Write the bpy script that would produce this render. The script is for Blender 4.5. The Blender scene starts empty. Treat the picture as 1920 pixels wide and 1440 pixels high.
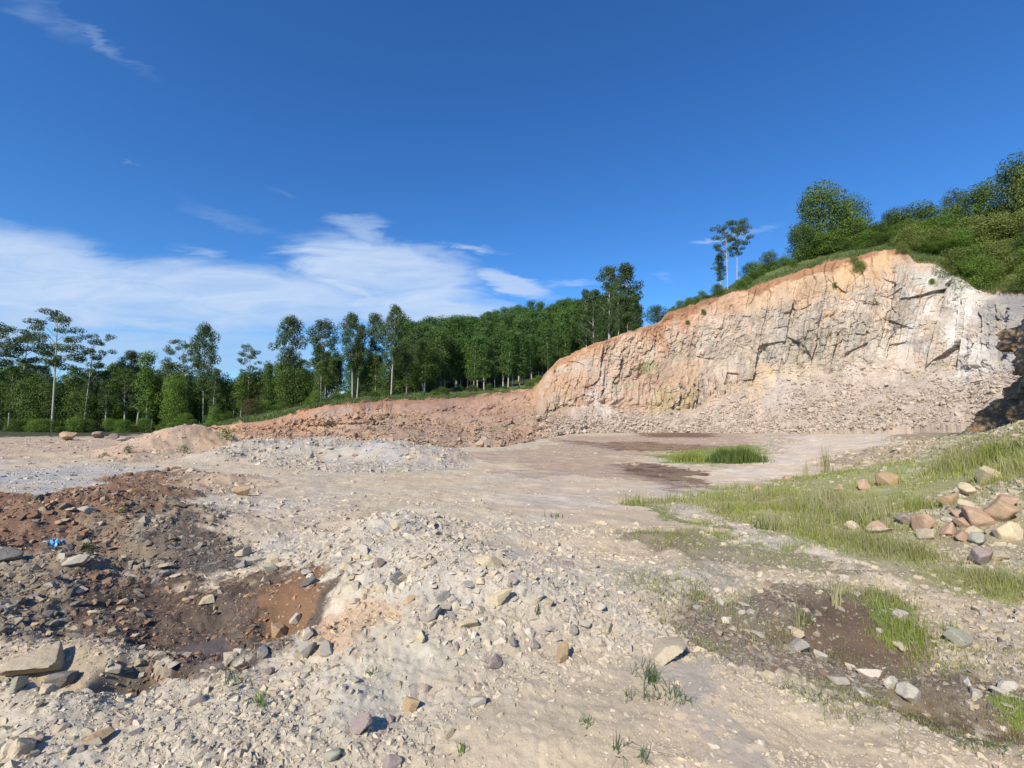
import bpy, bmesh, math, random
import numpy as np
from mathutils import Vector, Matrix
random.seed(7); rng = np.random.default_rng(7)
C = bpy.context.scene.collection
R = math.radians

# ------------------------------------------------------------------ camera, sky, sun, exposure
CAM_Z = 1.7; F = 880.0; PITCH = math.atan(55/880)
cam = bpy.data.cameras.new('camera'); cam.sensor_width = 36; cam.lens = 36*F/1920
cam.clip_start = 0.05; cam.clip_end = 20000
camo = bpy.data.objects.new('camera', cam); C.objects.link(camo)
camo.location = (0, 0, CAM_Z); camo.rotation_euler = (math.pi/2+PITCH, 0, 0)
sc = bpy.context.scene; sc.camera = camo
sc.view_settings.view_transform = 'Standard'; sc.view_settings.look = 'None'
sc.view_settings.gamma = 1; sc.view_settings.exposure = 0.36
SUN_EL = R(39); SUN_AZ = R(180+31)         # compass angle from +Y, clockwise
tosun = Vector((math.sin(SUN_AZ)*math.cos(SUN_EL), math.cos(SUN_AZ)*math.cos(SUN_EL), math.sin(SUN_EL)))
sl = bpy.data.lights.new('sun', 'SUN'); sl.energy = 4.4; sl.angle = R(0.5); sl.color = (1, 0.92, 0.775)
so = bpy.data.objects.new('sun', sl); C.objects.link(so)
so.rotation_euler = (-tosun).to_track_quat('-Z', 'Y').to_euler()

def raydir(u, v):
    sp, cp = math.sin(PITCH), math.cos(PITCH)
    a = (np.asarray(u, float)-960)/F; b = (720-np.asarray(v, float))/F
    return a, cp-b*sp, sp+b*cp
def P(u, v, y):
    """world point seen in direction (u, v) of the survey photo at forward distance y"""
    a, b, c = raydir(u, v); k = np.asarray(y, float)/b
    return a*k, b*k, CAM_Z+c*k

world = bpy.data.worlds.new('World'); sc.world = world; world.use_nodes = True
NT = world.node_tree; NT.nodes.clear()
class NB:
    def __init__(s, nt): s.nt = nt
    def n(s, t, **k):
        o = s.nt.nodes.new(t)
        for a, b in k.items(): setattr(o, a, b)
        return o
    def put(s, sock, v):
        if isinstance(v, bpy.types.NodeSocket): s.nt.links.new(v, sock)
        elif v is not None: sock.default_value = v
    def m(s, op, a, b=None, c=None, clamp=False):
        o = s.n('ShaderNodeMath', operation=op, use_clamp=clamp)
        s.put(o.inputs[0], a); s.put(o.inputs[1], b)
        if c is not None: s.put(o.inputs[2], c)
        return o.outputs[0]
    def mix(s, f, a, b, mode='MIX'):
        o = s.n('ShaderNodeMix', data_type='RGBA', blend_type=mode)
        s.put(o.inputs[0], f); s.put(o.inputs[6], a); s.put(o.inputs[7], b); return o.outputs[2]
    def ss(s, v, a, b, lo=0., hi=1.):
        o = s.n('ShaderNodeMapRange', interpolation_type='SMOOTHSTEP')
        s.put(o.inputs[0], v); s.put(o.inputs[1], a); s.put(o.inputs[2], b); s.put(o.inputs[3], lo); s.put(o.inputs[4], hi)
        return o.outputs[0]
    def noise(s, vec, scale, detail=5, rough=.55, dist=0.):
        o = s.n('ShaderNodeTexNoise'); s.put(o.inputs['Vector'], vec)
        o.inputs['Scale'].default_value = scale; o.inputs['Detail'].default_value = detail
        o.inputs['Roughness'].default_value = rough; o.inputs['Distortion'].default_value = dist
        return o.outputs['Fac']
    def comb(s, x, y, z=0.):
        o = s.n('ShaderNodeCombineXYZ'); s.put(o.inputs[0], x); s.put(o.inputs[1], y); s.put(o.inputs[2], z); return o.outputs[0]

def build_sky():
    g = NB(NT)
    sky = g.n('ShaderNodeTexSky', sky_type='NISHITA', sun_disc=False)
    sky.sun_elevation = SUN_EL; sky.sun_rotation = SUN_AZ; sky.altitude = 400
    sky.air_density = 1.0; sky.dust_density = 0.35; sky.ozone_density = 2.2
    hs = g.n('ShaderNodeHueSaturation'); hs.inputs['Saturation'].default_value = 1.2; hs.inputs['Hue'].default_value = 0.503
    NT.links.new(sky.outputs[0], hs.inputs['Color']); skycol = g.mix(1., hs.outputs[0], (.72, 1.2, 1.6, 1), 'MULTIPLY')
    tc = g.n('ShaderNodeTexCoord'); sep = g.n('ShaderNodeSeparateXYZ'); NT.links.new(tc.outputs['Generated'], sep.inputs[0])
    dx, dy, dz = sep.outputs
    yy = g.m('MAXIMUM', dy, 0.02)
    X = g.m('DIVIDE', dx, yy); Z = g.m('DIVIDE', dz, yy)
    # wisp noise, stretched along the wind
    vec = g.comb(g.m('MULTIPLY', X, 1.0), g.m('MULTIPLY', Z, 3.2), 0.)
    n1 = g.noise(vec, 2.6, 8, .62, .6); n2 = g.noise(vec, 9., 6, .6, .4); n3 = g.noise(g.comb(X, g.m('MULTIPLY', Z, 5.)), 5., 7, .6, .9)
    Zw = g.m('ADD', Z, g.m('MULTIPLY', g.m('SUBTRACT', n1, .5), .10)); Zw = g.m('ADD', Zw, g.m('MULTIPLY', g.m('SUBTRACT', n2, .5), .035))
    Xw = g.m('ADD', X, g.m('MULTIPLY', g.m('SUBTRACT', n3, .5), .22))
    def ell(u, v, rx, ry, rot=0., soft=.55, amp=1.):
        a, b, c = raydir(u, v); x0, z0 = float(a/b), float(c/b)
        ca, sa = math.cos(R(rot)), math.sin(R(rot))
        ex = g.m('SUBTRACT', Xw, x0); ez = g.m('SUBTRACT', Zw, z0)
        p = g.m('ADD', g.m('MULTIPLY', ex, ca/(rx/F)), g.m('MULTIPLY', ez, sa/(rx/F)))
        q = g.m('ADD', g.m('MULTIPLY', ex, -sa/(ry/F)), g.m('MULTIPLY', ez, ca/(ry/F)))
        r = g.m('SQRT', g.m('ADD', g.m('MULTIPLY', p, p), g.m('MULTIPLY', q, q)))
        return g.m('MULTIPLY', g.ss(r, 1., 1.-soft), amp)
    bank = [ell(60, 520, 330, 104, -14, .5), ell(400, 560, 430, 90, -3, .5), ell(720, 510, 235, 82, -12, .5),
            ell(690, 430, 110, 30, -18, .8, .55), ell(960, 530, 110, 26, -16, .6, .85), ell(800, 590, 200, 50, -4, .4),
            ell(-150, 560, 300, 160, 0, .3), ell(300, 660, 420, 60, 0, .5, .8), ell(-100, 660, 300, 90, 0, .5, .8),
            ell(900, 570, 60, 26, -12, .7, .6)]
    wisp = [ell(885, 468, 70, 11, -6, .9, .6), ell(1400, 425, 80, 12, 10, 1., .4), ell(1325, 440, 30, 8, 22, 1., .4),
            ell(1085, 536, 90, 9, 0, 1., .38), ell(1215, 523, 34, 7, -2, 1., .25), ell(180, 70, 170, 22, -35, 1., .17),
            ell(80, 30, 130, 40, -30, 1., .15), ell(232, 305, 30, 8, -30, 1., .12), ell(520, 370, 60, 7, -14, 1., .1),
            ell(360, 470, 90, 14, -12, 1., .35), ell(430, 405, 140, 22, -20, 1., .12)]
    B = bank[0]
    for e in bank[1:]: B = g.m('MAXIMUM', B, e)
    thin = g.ss(g.m('ADD', g.m('MULTIPLY', n1, .5), g.m('MULTIPLY', n3, .5)), .30, .66, .62, 1.)
    B = g.m('MULTIPLY', B, thin)
    W = wisp[0]
    for e in wisp[1:]: W = g.m('MAXIMUM', W, e)
    W = g.m('MULTIPLY', W, g.ss(n2, .25, .65, .3, 1.25))
    m = g.m('MAXIMUM', B, W, clamp=True)
    # brighter tops, blue-grey undersides
    sh = g.m('ADD', g.ss(Z, .04, .30), g.m('MULTIPLY', g.m('SUBTRACT', n3, .5), 1.0)); sh = g.m('MAXIMUM', g.m('MINIMUM', sh, 1.), 0.)
    cc = g.mix(sh, (3.4, 5.2, 7.9, 1), (5.7, 7.0, 9.0, 1))
    col = g.mix(g.m('MULTIPLY', m, .95), skycol, cc)
    bg = g.n('ShaderNodeBackground'); bg.inputs[1].default_value = 0.082
    out = g.n('ShaderNodeOutputWorld'); NT.links.new(col, bg.inputs[0]); NT.links.new(bg.outputs[0], out.inputs[0])
build_sky()

# ------------------------------------------------------------------ noise
def _h(ix, iy, iz, s=0):
    n = (ix*374761393 + iy*668265263 + iz*2147483647 + s*1274126177) & 0xffffffff
    n = ((n ^ (n >> 13))*1274126177) & 0xffffffff
    n = ((n ^ (n >> 16))*2246822519) & 0xffffffff
    return ((n ^ (n >> 15)) & 0xffffff)/float(0xffffff)
def vn(x, y, z=0., s=0):
    x = np.asarray(x, float); y = np.asarray(y, float); z = np.zeros_like(x)+z
    ix, iy, iz = [np.floor(q).astype(np.int64) for q in (x, y, z)]
    fx, fy, fz = x-ix, y-iy, z-iz
    fx, fy, fz = [q*q*q*(q*(q*6-15)+10) for q in (fx, fy, fz)]
    r = 0
    for a in (0, 1):
        for b in (0, 1):
            for c in (0, 1):
                w = (fx if a else 1-fx)*(fy if b else 1-fy)*(fz if c else 1-fz)
                r = r+w*_h(ix+a, iy+b, iz+c, s)
    return r*2-1
def vn2(x, y, s=0):
    x = np.asarray(x, float); y = np.asarray(y, float)
    ix, iy = np.floor(x).astype(np.int64), np.floor(y).astype(np.int64)
    fx, fy = x-ix, y-iy
    fx, fy = [q*q*q*(q*(q*6-15)+10) for q in (fx, fy)]
    r = 0
    for a in (0, 1):
        for b in (0, 1):
            r = r+(fx if a else 1-fx)*(fy if b else 1-fy)*_h(ix+a, iy+b, 0*ix, s)
    return r*2-1
def fbm(x, y, o=4, s=0, g=.5):
    a, t, f = 1., 0., 1.
    for k in range(o):
        t = t+a*vn2(x*f+k*17.3, y*f-k*9.1, s+k); a *= g; f *= 2.03
    return t
def voro(x, y, s=0):
    """F1, F2, cell random pair, offset to the cell's seed"""
    ix, iy = np.floor(x).astype(np.int64), np.floor(y).astype(np.int64)
    f1 = np.full(x.shape, 9.); f2 = np.full(x.shape, 9.); r1 = np.zeros(x.shape); r2 = np.zeros(x.shape); r3 = np.zeros(x.shape)
    ox = np.zeros(x.shape); oy = np.zeros(x.shape)
    for a in (-1, 0, 1):
        for b in (-1, 0, 1):
            cx, cy = ix+a, iy+b
            px = cx+_h(cx, cy, 0*cx, s+11); py = cy+_h(cx, cy, 0*cx, s+12)
            dx, dy = x-px, y-py; d = np.sqrt(dx*dx+dy*dy)
            m = d < f1
            f2 = np.where(m, f1, np.minimum(f2, d)); f1 = np.where(m, d, f1)
            r1 = np.where(m, _h(cx, cy, 0*cx, s+13), r1); r2 = np.where(m, _h(cx, cy, 0*cx, s+14), r2); r3 = np.where(m, _h(cx, cy, 0*cx, s+15), r3)
            ox = np.where(m, dx, ox); oy = np.where(m, dy, oy)
    return f1, f2, r1, r2, r3, ox, oy
def sstep(x, a, b):
    t = np.clip((x-a)/(b-a), 0, 1); return t*t*(3-2*t)

# ------------------------------------------------------------------ materials
def mat(name, base=None, attr=None, rough=.9, noise=None, bump=None, wet=False, objvar=0., spec=.3):
    """noise: (scale, amount) multiplies the colour; bump: list of (scale, strength, distance)"""
    m = bpy.data.materials.new(name); m.use_nodes = True; nt = m.node_tree; g = NB(nt)
    b = nt.nodes['Principled BSDF']; b.inputs['Specular IOR Level'].default_value = spec
    geo = g.n('ShaderNodeNewGeometry'); pos = geo.outputs['Position']
    if attr:
        a = g.n('ShaderNodeAttribute', attribute_name=attr); col = a.outputs['Color']
    else:
        o = g.n('ShaderNodeRGB'); o.outputs[0].default_value = (*base, 1); col = o.outputs[0]
    for sc_, am in (noise or []):
        f = g.noise(pos, sc_, 6, .65)
        v = g.m('ADD', g.m('MULTIPLY', g.m('SUBTRACT', f, .5), 2*am), 1.)
        col = g.mix(1., col, g.comb(v, v, v), 'MULTIPLY')
    if objvar:
        oi = g.n('ShaderNodeObjectInfo'); hs = g.n('ShaderNodeHueSaturation')
        g.put(hs.inputs['Value'], g.m('ADD', g.m('MULTIPLY', oi.outputs['Random'], objvar), 1-objvar/2))
        nt.links.new(col, hs.inputs['Color']); col = hs.outputs[0]
    nt.links.new(col, b.inputs['Base Color'])
    if wet:
        a = g.n('ShaderNodeAttribute', attribute_name='wet'); w = a.outputs['Fac']
        w2 = g.m('MULTIPLY', w, g.ss(g.noise(pos, .8, 4), .30, .5))
        g.put(b.inputs['Roughness'], g.m('ADD', rough, g.m('MULTIPLY', w2, -.72)))
    else: b.inputs['Roughness'].default_value = rough
    last = None
    for sc_, st, di in (bump or []):
        bp = g.n('ShaderNodeBump'); bp.inputs['Strength'].default_value = st; bp.inputs['Distance'].default_value = di
        g.put(bp.inputs['Height'], g.noise(pos, sc_, 8, .7))
        if last: nt.links.new(last, bp.inputs['Normal'])
        last = bp.outputs[0]
    if last: nt.links.new(last, b.inputs['Normal'])
    return m
M_GROUND = mat('ground_soil', attr='col', wet=True, rough=.92, noise=[(.7, .12), (6., .16), (45., .22)], bump=[(9., .3, .04), (60., .45, .010), (260, .4, .003)])
M_WALL = mat('quarry_rock', attr='col', noise=[(.35, .18), (1.7, .22), (9., .2)], bump=[(1.6, .6, .35), (7., .7, .1)])
M_HILL = mat('hill_soil', attr='col', noise=[(.3, .2), (3., .25)], bump=[(3., .6, .15)])
M_RUB = mat('rubble', attr='col', noise=[(14., .16), (60., .14)], bump=[(40., .35, .01)])
def rockmat(name, c): return mat(name, base=c, noise=[(9., .32), (45., .28), (2.5, .25)], bump=[(10., .6, .03), (60., .6, .008)], objvar=.22)
STONE = {'grey': rockmat('grey_stone', (.41, .36, .29)), 'pale': rockmat('pale_stone', (.50, .445, .36)), 'tan': rockmat('tan_stone', (.47, .385, .27)),
         'yellow': rockmat('yellow_stone', (.54, .44, .28)), 'purple': rockmat('purple_grey_stone', (.32, .25, .215)), 'dark': rockmat('dark_stone', (.2, .18, .16)),
         'red': rockmat('reddish_stone', (.41, .275, .185)), 'orange': rockmat('orange_stone', (.45, .31, .19)), 'blue': rockmat('blue_grey_stone', (.31, .28, .25)),
         'brown': rockmat('brown_stone', (.42, .29, .17)), 'green': rockmat('green_grey_stone', (.33, .315, .24))}
def leafmat(name, c1, c2, sc_=.5, tr=.25):
    m = bpy.data.materials.new(name); m.use_nodes = True; nt = m.node_tree; g = NB(nt)
    b = nt.nodes['Principled BSDF']; b.inputs['Roughness'].default_value = .62; b.inputs['Specular IOR Level'].default_value = .25
    geo = g.n('ShaderNodeNewGeometry'); oi = g.n('ShaderNodeObjectInfo')
    tc = g.n('ShaderNodeTexCoord')
    f = g.noise(tc.outputs['Object'], sc_, 3, .6)
    f = g.m('ADD', g.m('MULTIPLY', g.m('SUBTRACT', f, .5), 2.2), g.m('ADD', .2, g.m('MULTIPLY', oi.outputs['Random'], .6)), clamp=True)
    ri = geo.outputs['Random Per Island']
    col = g.mix(f, (*c1, 1), (*c2, 1))
    hs = g.n('ShaderNodeHueSaturation'); g.put(hs.inputs['Value'], g.m('ADD', g.m('MULTIPLY', ri, .4), .8)); g.put(hs.inputs['Hue'], g.m('ADD', g.m('MULTIPLY', ri, .03), .485))
    nt.links.new(col, hs.inputs['Color']); nt.links.new(hs.outputs[0], b.inputs['Base Color'])
    t = g.n('ShaderNodeBsdfTranslucent'); nt.links.new(hs.outputs[0], t.inputs[0])
    mx = g.n('ShaderNodeMixShader'); mx.inputs[0].default_value = tr
    out = nt.nodes['Material Output']; nt.links.new(b.outputs[0], mx.inputs[1]); nt.links.new(t.outputs[0], mx.inputs[2]); nt.links.new(mx.outputs[0], out.inputs[0])
    return m
L_GUM = leafmat('gum_leaves', (.055, .092, .030), (.10, .15, .042))
L_PLANT = leafmat('plantation_leaves', (.066, .125, .030), (.11, .195, .042), .4)
L_DARK = leafmat('forest_leaves', (.055, .10, .020), (.135, .195, .034), .35)
L_BRIGHT = leafmat('shrub_leaves', (.10, .175, .026), (.18, .27, .042), .4)
L_OLIVE = leafmat('olive_leaves', (.14, .175, .042), (.23, .27, .065), .4)
L_GRASS = leafmat('grass_blades', (.24, .28, .055), (.40, .44, .115), .35, .4)
L_DRY = leafmat('dry_grass', (.32, .30, .15), (.46, .42, .24), .5, .3)
L_WEED = leafmat('weed_leaves', (.11, .15, .06), (.17, .23, .085), 2., .3)
L_REED = leafmat('reed_leaves', (.08, .125, .03), (.14, .19, .05), 1., .35)
L_BUSHR = leafmat('brown_shrub_leaves', (.10, .085, .035), (.13, .12, .04), .4)
BARK = mat('pale_bark', base=(.42, .39, .34), noise=[(1.2, .35), (6., .25)], bump=[(5., .4, .03)])
BARKD = mat('dark_bark', base=(.13, .105, .08), noise=[(2., .3)], bump=[(5., .5, .03)])

# ------------------------------------------------------------------ object helpers
def link(o): C.objects.link(o); return o
def newmesh(name, V, Fq, m, smooth=False, col=None, wet=None, npf=None):
    """fast mesh from arrays: V (n,3), Fq (k,3|4)"""
    V = np.asarray(V, np.float32); Fq = np.asarray(Fq, np.int32)
    me = bpy.data.meshes.new(name); k = Fq.shape[1]; nf = len(Fq)
    me.vertices.add(len(V)); me.vertices.foreach_set('co', V.ravel())
    me.loops.add(nf*k); me.loops.foreach_set('vertex_index', Fq.ravel())
    me.polygons.add(nf); me.polygons.foreach_set('loop_start', np.arange(0, nf*k, k, dtype=np.int32))
    me.polygons.foreach_set('use_smooth', np.full(nf, smooth, dtype=bool))
    me.update(calc_edges=True)
    if col is not None:
        a = me.color_attributes.new('col', 'FLOAT_COLOR', 'POINT')
        cc = np.ones((len(V), 4), np.float32); cc[:, :3] = col; a.data.foreach_set('color', cc.ravel())
    if wet is not None:
        a = me.attributes.new('wet', 'FLOAT', 'POINT'); a.data.foreach_set('value', np.asarray(wet, np.float32))
    if m: me.materials.append(m)
    return me
def gridfaces(nr, nc):
    i = np.arange(nr*nc).reshape(nr, nc)
    return np.stack([i[:-1, :-1], i[:-1, 1:], i[1:, 1:], i[1:, :-1]], -1).reshape(-1, 4)
def ob(name, me, parent=None): 
    o = bpy.data.objects.new(name, me); C.objects.link(o)
    if parent: o.parent = parent
    return o
def tag(o, label=None, cat=None, group=None, kind=None):
    if label: o['label'] = label
    if cat: o['category'] = cat
    if group: o['group'] = group
    if kind: o['kind'] = kind
    return o

# ------------------------------------------------------------------ ground height
def cpz(u, v, z):
    a, b, c = raydir(u, v); k = (z-CAM_Z)/c; return float(a*k), float(b*k), z
cps = []
for v, row in {
    1440: [(-900, 0), (-300, 0), (200, 0), (960, 0), (1500, 0), (2200, 0), (2900, 0)],
    1250: [(-200, .05), (100, .02), (500, 0), (960, 0), (1400, 0), (1900, -.04), (2200, 0)],
    1100: [(-200, .1), (0, 0), (300, -.22), (700, .02), (1000, 0), (1400, -.12), (1800, -.15), (2200, 0)],
    1000: [(-200, .1), (0, 0), (300, -.15), (600, -.1), (960, -.15), (1300, -.25), (1600, -.25), (1900, -.08), (2200, .3)],
    920: [(-200, -.4), (0, -.5), (300, -.45), (600, -.5), (960, -.6), (1300, -.7), (1600, -.5), (1850, -.12), (2100, .5)],
    870: [(-200, -.7), (0, -.8), (300, -.9), (600, -1.), (960, -1.1), (1300, -1.2), (1500, -1.), (1700, -.5), (1850, .1), (2100, .9)],
    840: [(-300, -1.), (0, -1.1), (400, -1.2), (900, -1.3), (1300, -1.35), (1500, -1.05), (1700, -.3), (1850, .45), (2050, 1.)],
    815: [(-400, -1.3), (0, -1.3), (400, -1.3), (1000, -1.35), (1300, -1.35), (1500, -1.1), (1600, -.5), (1750, .15), (1850, .7), (2000, 1.1)]}.items():
    cps += [cpz(u, v, z) for u, z in row]
for az in range(-180, 180, 20):
    a = R(az)
    for r, z in ((1.2, 0), (110, -1.6), (300, -1.8)): cps.append((r*math.sin(a), r*math.cos(a), z))
    if abs(az) > 60:
        for r, z in ((6, 0), (30, -.3)): cps.append((r*math.sin(a), r*math.cos(a), z))
CPA = np.array(cps)
def plr(x, y):
    return np.arctan2(x, y), .5*np.log(x*x+y*y+1e-6)
_ca, _cr = plr(CPA[:, 0], CPA[:, 1])
def _phi(d2): return .5*d2*np.log(d2+1e-12)
_d2 = (_ca[:, None]-_ca[None])**2*1.5+(_cr[:, None]-_cr[None])**2
n_ = len(_ca); _A = np.zeros((n_+3, n_+3)); _A[:n_, :n_] = _phi(_d2)+np.eye(n_)*.01
_A[:n_, n_:] = np.stack([np.ones(n_), _ca, _cr], 1); _A[n_:, :n_] = _A[:n_, n_:].T
_w = np.linalg.solve(_A, np.concatenate([CPA[:, 2], [0, 0, 0]]))
def hbase(x, y):
    a, r = plr(np.asarray(x, float), np.asarray(y, float)); sh = a.shape; a = a.ravel(); r = r.ravel()
    r = np.clip(r, 0, 5.8)
    out = np.zeros(a.size)
    for i in range(0, a.size, 40000):
        d2 = (a[i:i+40000, None]-_ca[None])**2*1.5+(r[i:i+40000, None]-_cr[None])**2
        out[i:i+40000] = _phi(d2)@_w[:n_]+_w[n_]+_w[n_+1]*a[i:i+40000]+_w[n_+2]*r[i:i+40000]
    return out.reshape(sh)
def hit(u, v, hf=hbase):
    """where the sight line (u, v) meets the ground"""
    ys = np.exp(np.linspace(math.log(1.2), math.log(140), 700))
    x, y, z = P(u, v, ys); d = z-hf(x, y); k = np.argmax(d < 0)
    if k == 0: k = len(ys)-1
    t = d[k-1]/(d[k-1]-d[k]+1e-9) if d[k-1] > 0 > d[k] else 0
    return float(x[k-1]+(x[k]-x[k-1])*t), float(y[k-1]+(y[k]-y[k-1])*t)
# mounds and pits: (u, v, half width, half depth, height, turn, power)
BUMPS = [(330, 846, 2.7, 3.2, 1.55, 0, 2), (262, 856, 1.6, 1.5, .35, 0, 2), (395, 842, 3., 2.4, .9, 0, 2),
         (520, 848, 3.4, 4.2, .85, 0, 5), (610, 850, 3.6, 4.6, .95, 0, 5), (700, 852, 3.2, 4.6, .85, 10, 5), (785, 862, 2.8, 3.2, .7, 15, 4), (440, 858, 2.4, 2.6, .5, 0, 3),
         (90, 990, 2.4, 1.2, .42, 10, 3), (250, 935, 1.5, 1.0, .32, 0, 2), (300, 975, .8, .5, .16, 0, 2), (120, 1110, .7, .35, .14, 0, 2), (20, 1150, .5, .3, .12, 0, 2), (150, 1225, .4, .16, .08, 0, 2), (400, 905, 2.4, 1.0, .3, -8, 2), (40, 1070, .8, .5, .22, 0, 2), (180, 1000, .5, .3, .16, 0, 2), (280, 1040, .35, .2, .10, 0, 2),
         (770, 1010, .75, .8, .34, 0, 2), (830, 1085, 1.1, .8, .28, -20, 2), (650, 1070, .8, .5, .12, 0, 2), (950, 1130, .9, .6, .10, 0, 2), (1000, 1180, .8, .4, .06, 0, 2),
         (540, 1185, .22, .16, .10, 0, 2), (300, 1095, .5, .25, .06, 0, 2),
         (400, 1170, .85, .40, -.15, -12, 3), (262, 1250, .24, .16, -.55, 12, 5), (385, 1232, .2, .07, -.3, 5, 6), (180, 1045, .45, .3, -.24, 10, 3), (560, 1150, .5, .3, -.12, 0, 2),
         (110, 1275, .5, .16, -.12, 0, 2), (744, 1008, .14, .10, -.35, 0, 6), (205, 1048, .22, .16, -.3, 0, 6),
         (1500, 1190, 1.1, .6, -.13, -15, 3), (1800, 1320, .7, .3, -.13, -25, 3), (1640, 1180, .8, .5, -.1, -15, 2), (1300, 1030, 1.4, .6, -.07, -10, 2),
         (1240, 886, 3.6, 1.5, -.10, 0, 2), (1350, 858, 3.5, 3., .12, 0, 2), (1820, 985, .9, 1., .22, 0, 2),
         (1450, 822, 2.5, 4., .2, 0, 2), (1800, 830, 4, 5, .3, 0, 2), (1930, 850, 4, 4, .9, 0, 2)]
_B = [(21., 9.5, 3.4, 3., 6.5, 0, 3)]  # unseen bank right of frame, raised to throw shadow towards the spur
for u, v, sx, sy, h, rot, pw in BUMPS:
    x0, y0 = hit(u, v); _B.append((x0, y0, sx, sy, h, R(rot), pw))
def hfeat(x, y):
    z = hbase(x, y)
    wx = x+.25*fbm(x*.9, y*.9, 3, 40)*np.minimum(1, y*y/60+.25); wy = y+.25*fbm(x*.9+9, y*.9, 3, 41)*np.minimum(1, y*y/60+.25)
    top = np.zeros_like(z)
    for x0, y0, sx, sy, h, a, pw in _B:
        dx, dy = wx-x0, wy-y0; c, s = math.cos(a), math.sin(a)
        p = (dx*c+dy*s)/sx; q = (-dx*s+dy*c)/sy; r2 = p*p+q*q
        e = h*np.exp(-np.power(r2, pw/2.)*.9)
        if pw == 5 and h > 0: top = np.maximum(top, e)
        else: z = z+e
    return z+top
def H(x, y):
    x = np.asarray(x, float); y = np.asarray(y, float)
    r = np.sqrt(x*x+y*y)
    z = hfeat(x, y)
    rough = RUF(x, y)
    z = z+.035*fbm(x*1.1, y*1.1, 3, 3)+rough*(.035*fbm(x*3.1, y*3.1, 4, 5)+.018*np.abs(fbm(x*11, y*11, 3, 8)))
    z = z+sstep(r, 12, 40)*rough*.10*fbm(x*.9, y*.9, 4, 6)
    return z

# ------------------------------------------------------------------ ground zones (soil colour, wetness, stones, grass), outlines surveyed on the ground
ZONES = []   # name, outline (polar), soft, colour, wet, stones, grass, roughness, palette
PAL = {'mix': ['pale']*4+['grey']*4+['tan']*4+['yellow', 'purple', 'dark'], 'light': ['pale']*5+['grey']*5+['tan']*4+['yellow', 'purple', 'blue'], 'damp': ['dark']*6+['grey']*2+['blue']*3+['tan', 'brown'],
       'redm': ['brown']*4+['red']*2+['dark']*3+['tan', 'grey'], 'orange': ['tan']*3+['pale', 'orange', 'yellow'], 'pink': ['purple']*3+['pale']*2+['tan']*3+['grey']*2, 'grass': ['tan', 'grey', 'green', 'pale']}
def zone(pts, col, soft=.03, wet=0., st=.2, gr=0., ruf=.6, pal='mix', am=1.):
    q = [plr(*[np.array(c) for c in hit(u, v)]) for u, v in pts]
    ZONES.append((np.array([[float(a), float(b)] for a, b in q]), soft, np.array(col)*(1.06 if sum(col) > .75 else 1.), wet, st, gr, ruf, pal, am))
BEIGE = (.50, .415, .30)
zone([(-900, 826), (300, 820), (420, 850), (250, 868), (90, 862), (-900, 875)], (.41, .305, .215), st=.15, ruf=.4)
zone([(60, 852), (150, 846), (180, 862), (80, 868)], (.48, .385, .26), st=.1, ruf=.3)
zone([(-900, 893), (0, 885), (120, 872), (260, 874), (330, 885), (200, 905), (60, 935), (-900, 965)], (.39, .36, .32), st=.35, ruf=.3, pal='light')
zone([(180, 860), (240, 832), (330, 806), (420, 815), (470, 850), (340, 862), (210, 868)], (.42, .30, .205), st=.5, ruf=.9)
zone([(420, 858), (510, 826), (690, 816), (780, 832), (850, 855), (870, 880), (720, 890), (560, 884)], (.36, .315, .26), st=1.2, ruf=1.4, pal='light')
zone([(590, 858), (660, 850), (740, 852), (730, 866), (640, 872)], (.40, .36, .305), st=.4, ruf=.3, pal='light')
zone([(855, 852), (1000, 838), (1060, 818), (1400, 812), (1440, 835), (1240, 850), (1180, 868), (1290, 918), (1130, 940), (960, 900)], (.385, .283, .205), st=.07, ruf=.2)
zone([(960, 895), (1130, 890), (1290, 918), (1250, 985), (1050, 990), (900, 940)], (.485, .395, .30), st=.12, ruf=.3)
zone([(880, 868), (1000, 872), (1020, 886), (940, 882)], (.52, .41, .27), st=.02, ruf=.2)
zone([(1130, 856), (1200, 858), (1210, 870), (1160, 866)], (.52, .4, .26), st=.02, ruf=.2)
zone([(1050, 824), (1130, 830), (1200, 828), (1330, 835), (1340, 848), (1200, 848), (1110, 837)], (.16, .10, .065), soft=.03, wet=1., st=.0, ruf=.1)
zone([(1180, 812), (1350, 812), (1340, 821), (1200, 820)], (.18, .115, .075), soft=.035, wet=.3, st=0, ruf=.1)
zone([(1150, 868), (1178, 866), (1250, 900), (1300, 915), (1260, 925), (1200, 895)], (.30, .215, .16), soft=.04, wet=.3, st=0, ruf=.1)
zone([(1172, 867), (1240, 868), (1290, 880), (1420, 886), (1330, 900), (1290, 914), (1240, 896), (1200, 882)], (.13, .075, .045), soft=.015, wet=1., st=0, ruf=.08)
zone([(1425, 850), (1440, 820), (1530, 806), (1500, 830), (1470, 852)], (.40, .32, .25), st=.7, ruf=.8, pal='pink')
zone([(1225, 853), (1330, 838), (1420, 836), (1432, 856), (1340, 872), (1260, 868)], (.2, .24, .07), st=.0, gr=1., ruf=.3)
zone([(1540, 868), (1720, 810), (1850, 792), (2900, 800), (2900, 900), (1700, 895)], (.31, .245, .16), st=1., gr=.24, ruf=1., pal='pink')
zone([(1290, 884), (1420, 871), (1470, 838), (1550, 808), (1640, 796), (1740, 797), (1740, 812), (1660, 836), (1580, 864), (1450, 896), (1320, 910)], (.57, .475, .375), soft=.02, st=.04, ruf=.12, pal='pink')
zone([(1800, 800), (1850, 795), (1920, 850), (2900, 860), (2900, 960), (1760, 915), (1760, 850)], (.27, .235, .14), st=1., gr=.45, ruf=.8, pal='grass')
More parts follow.
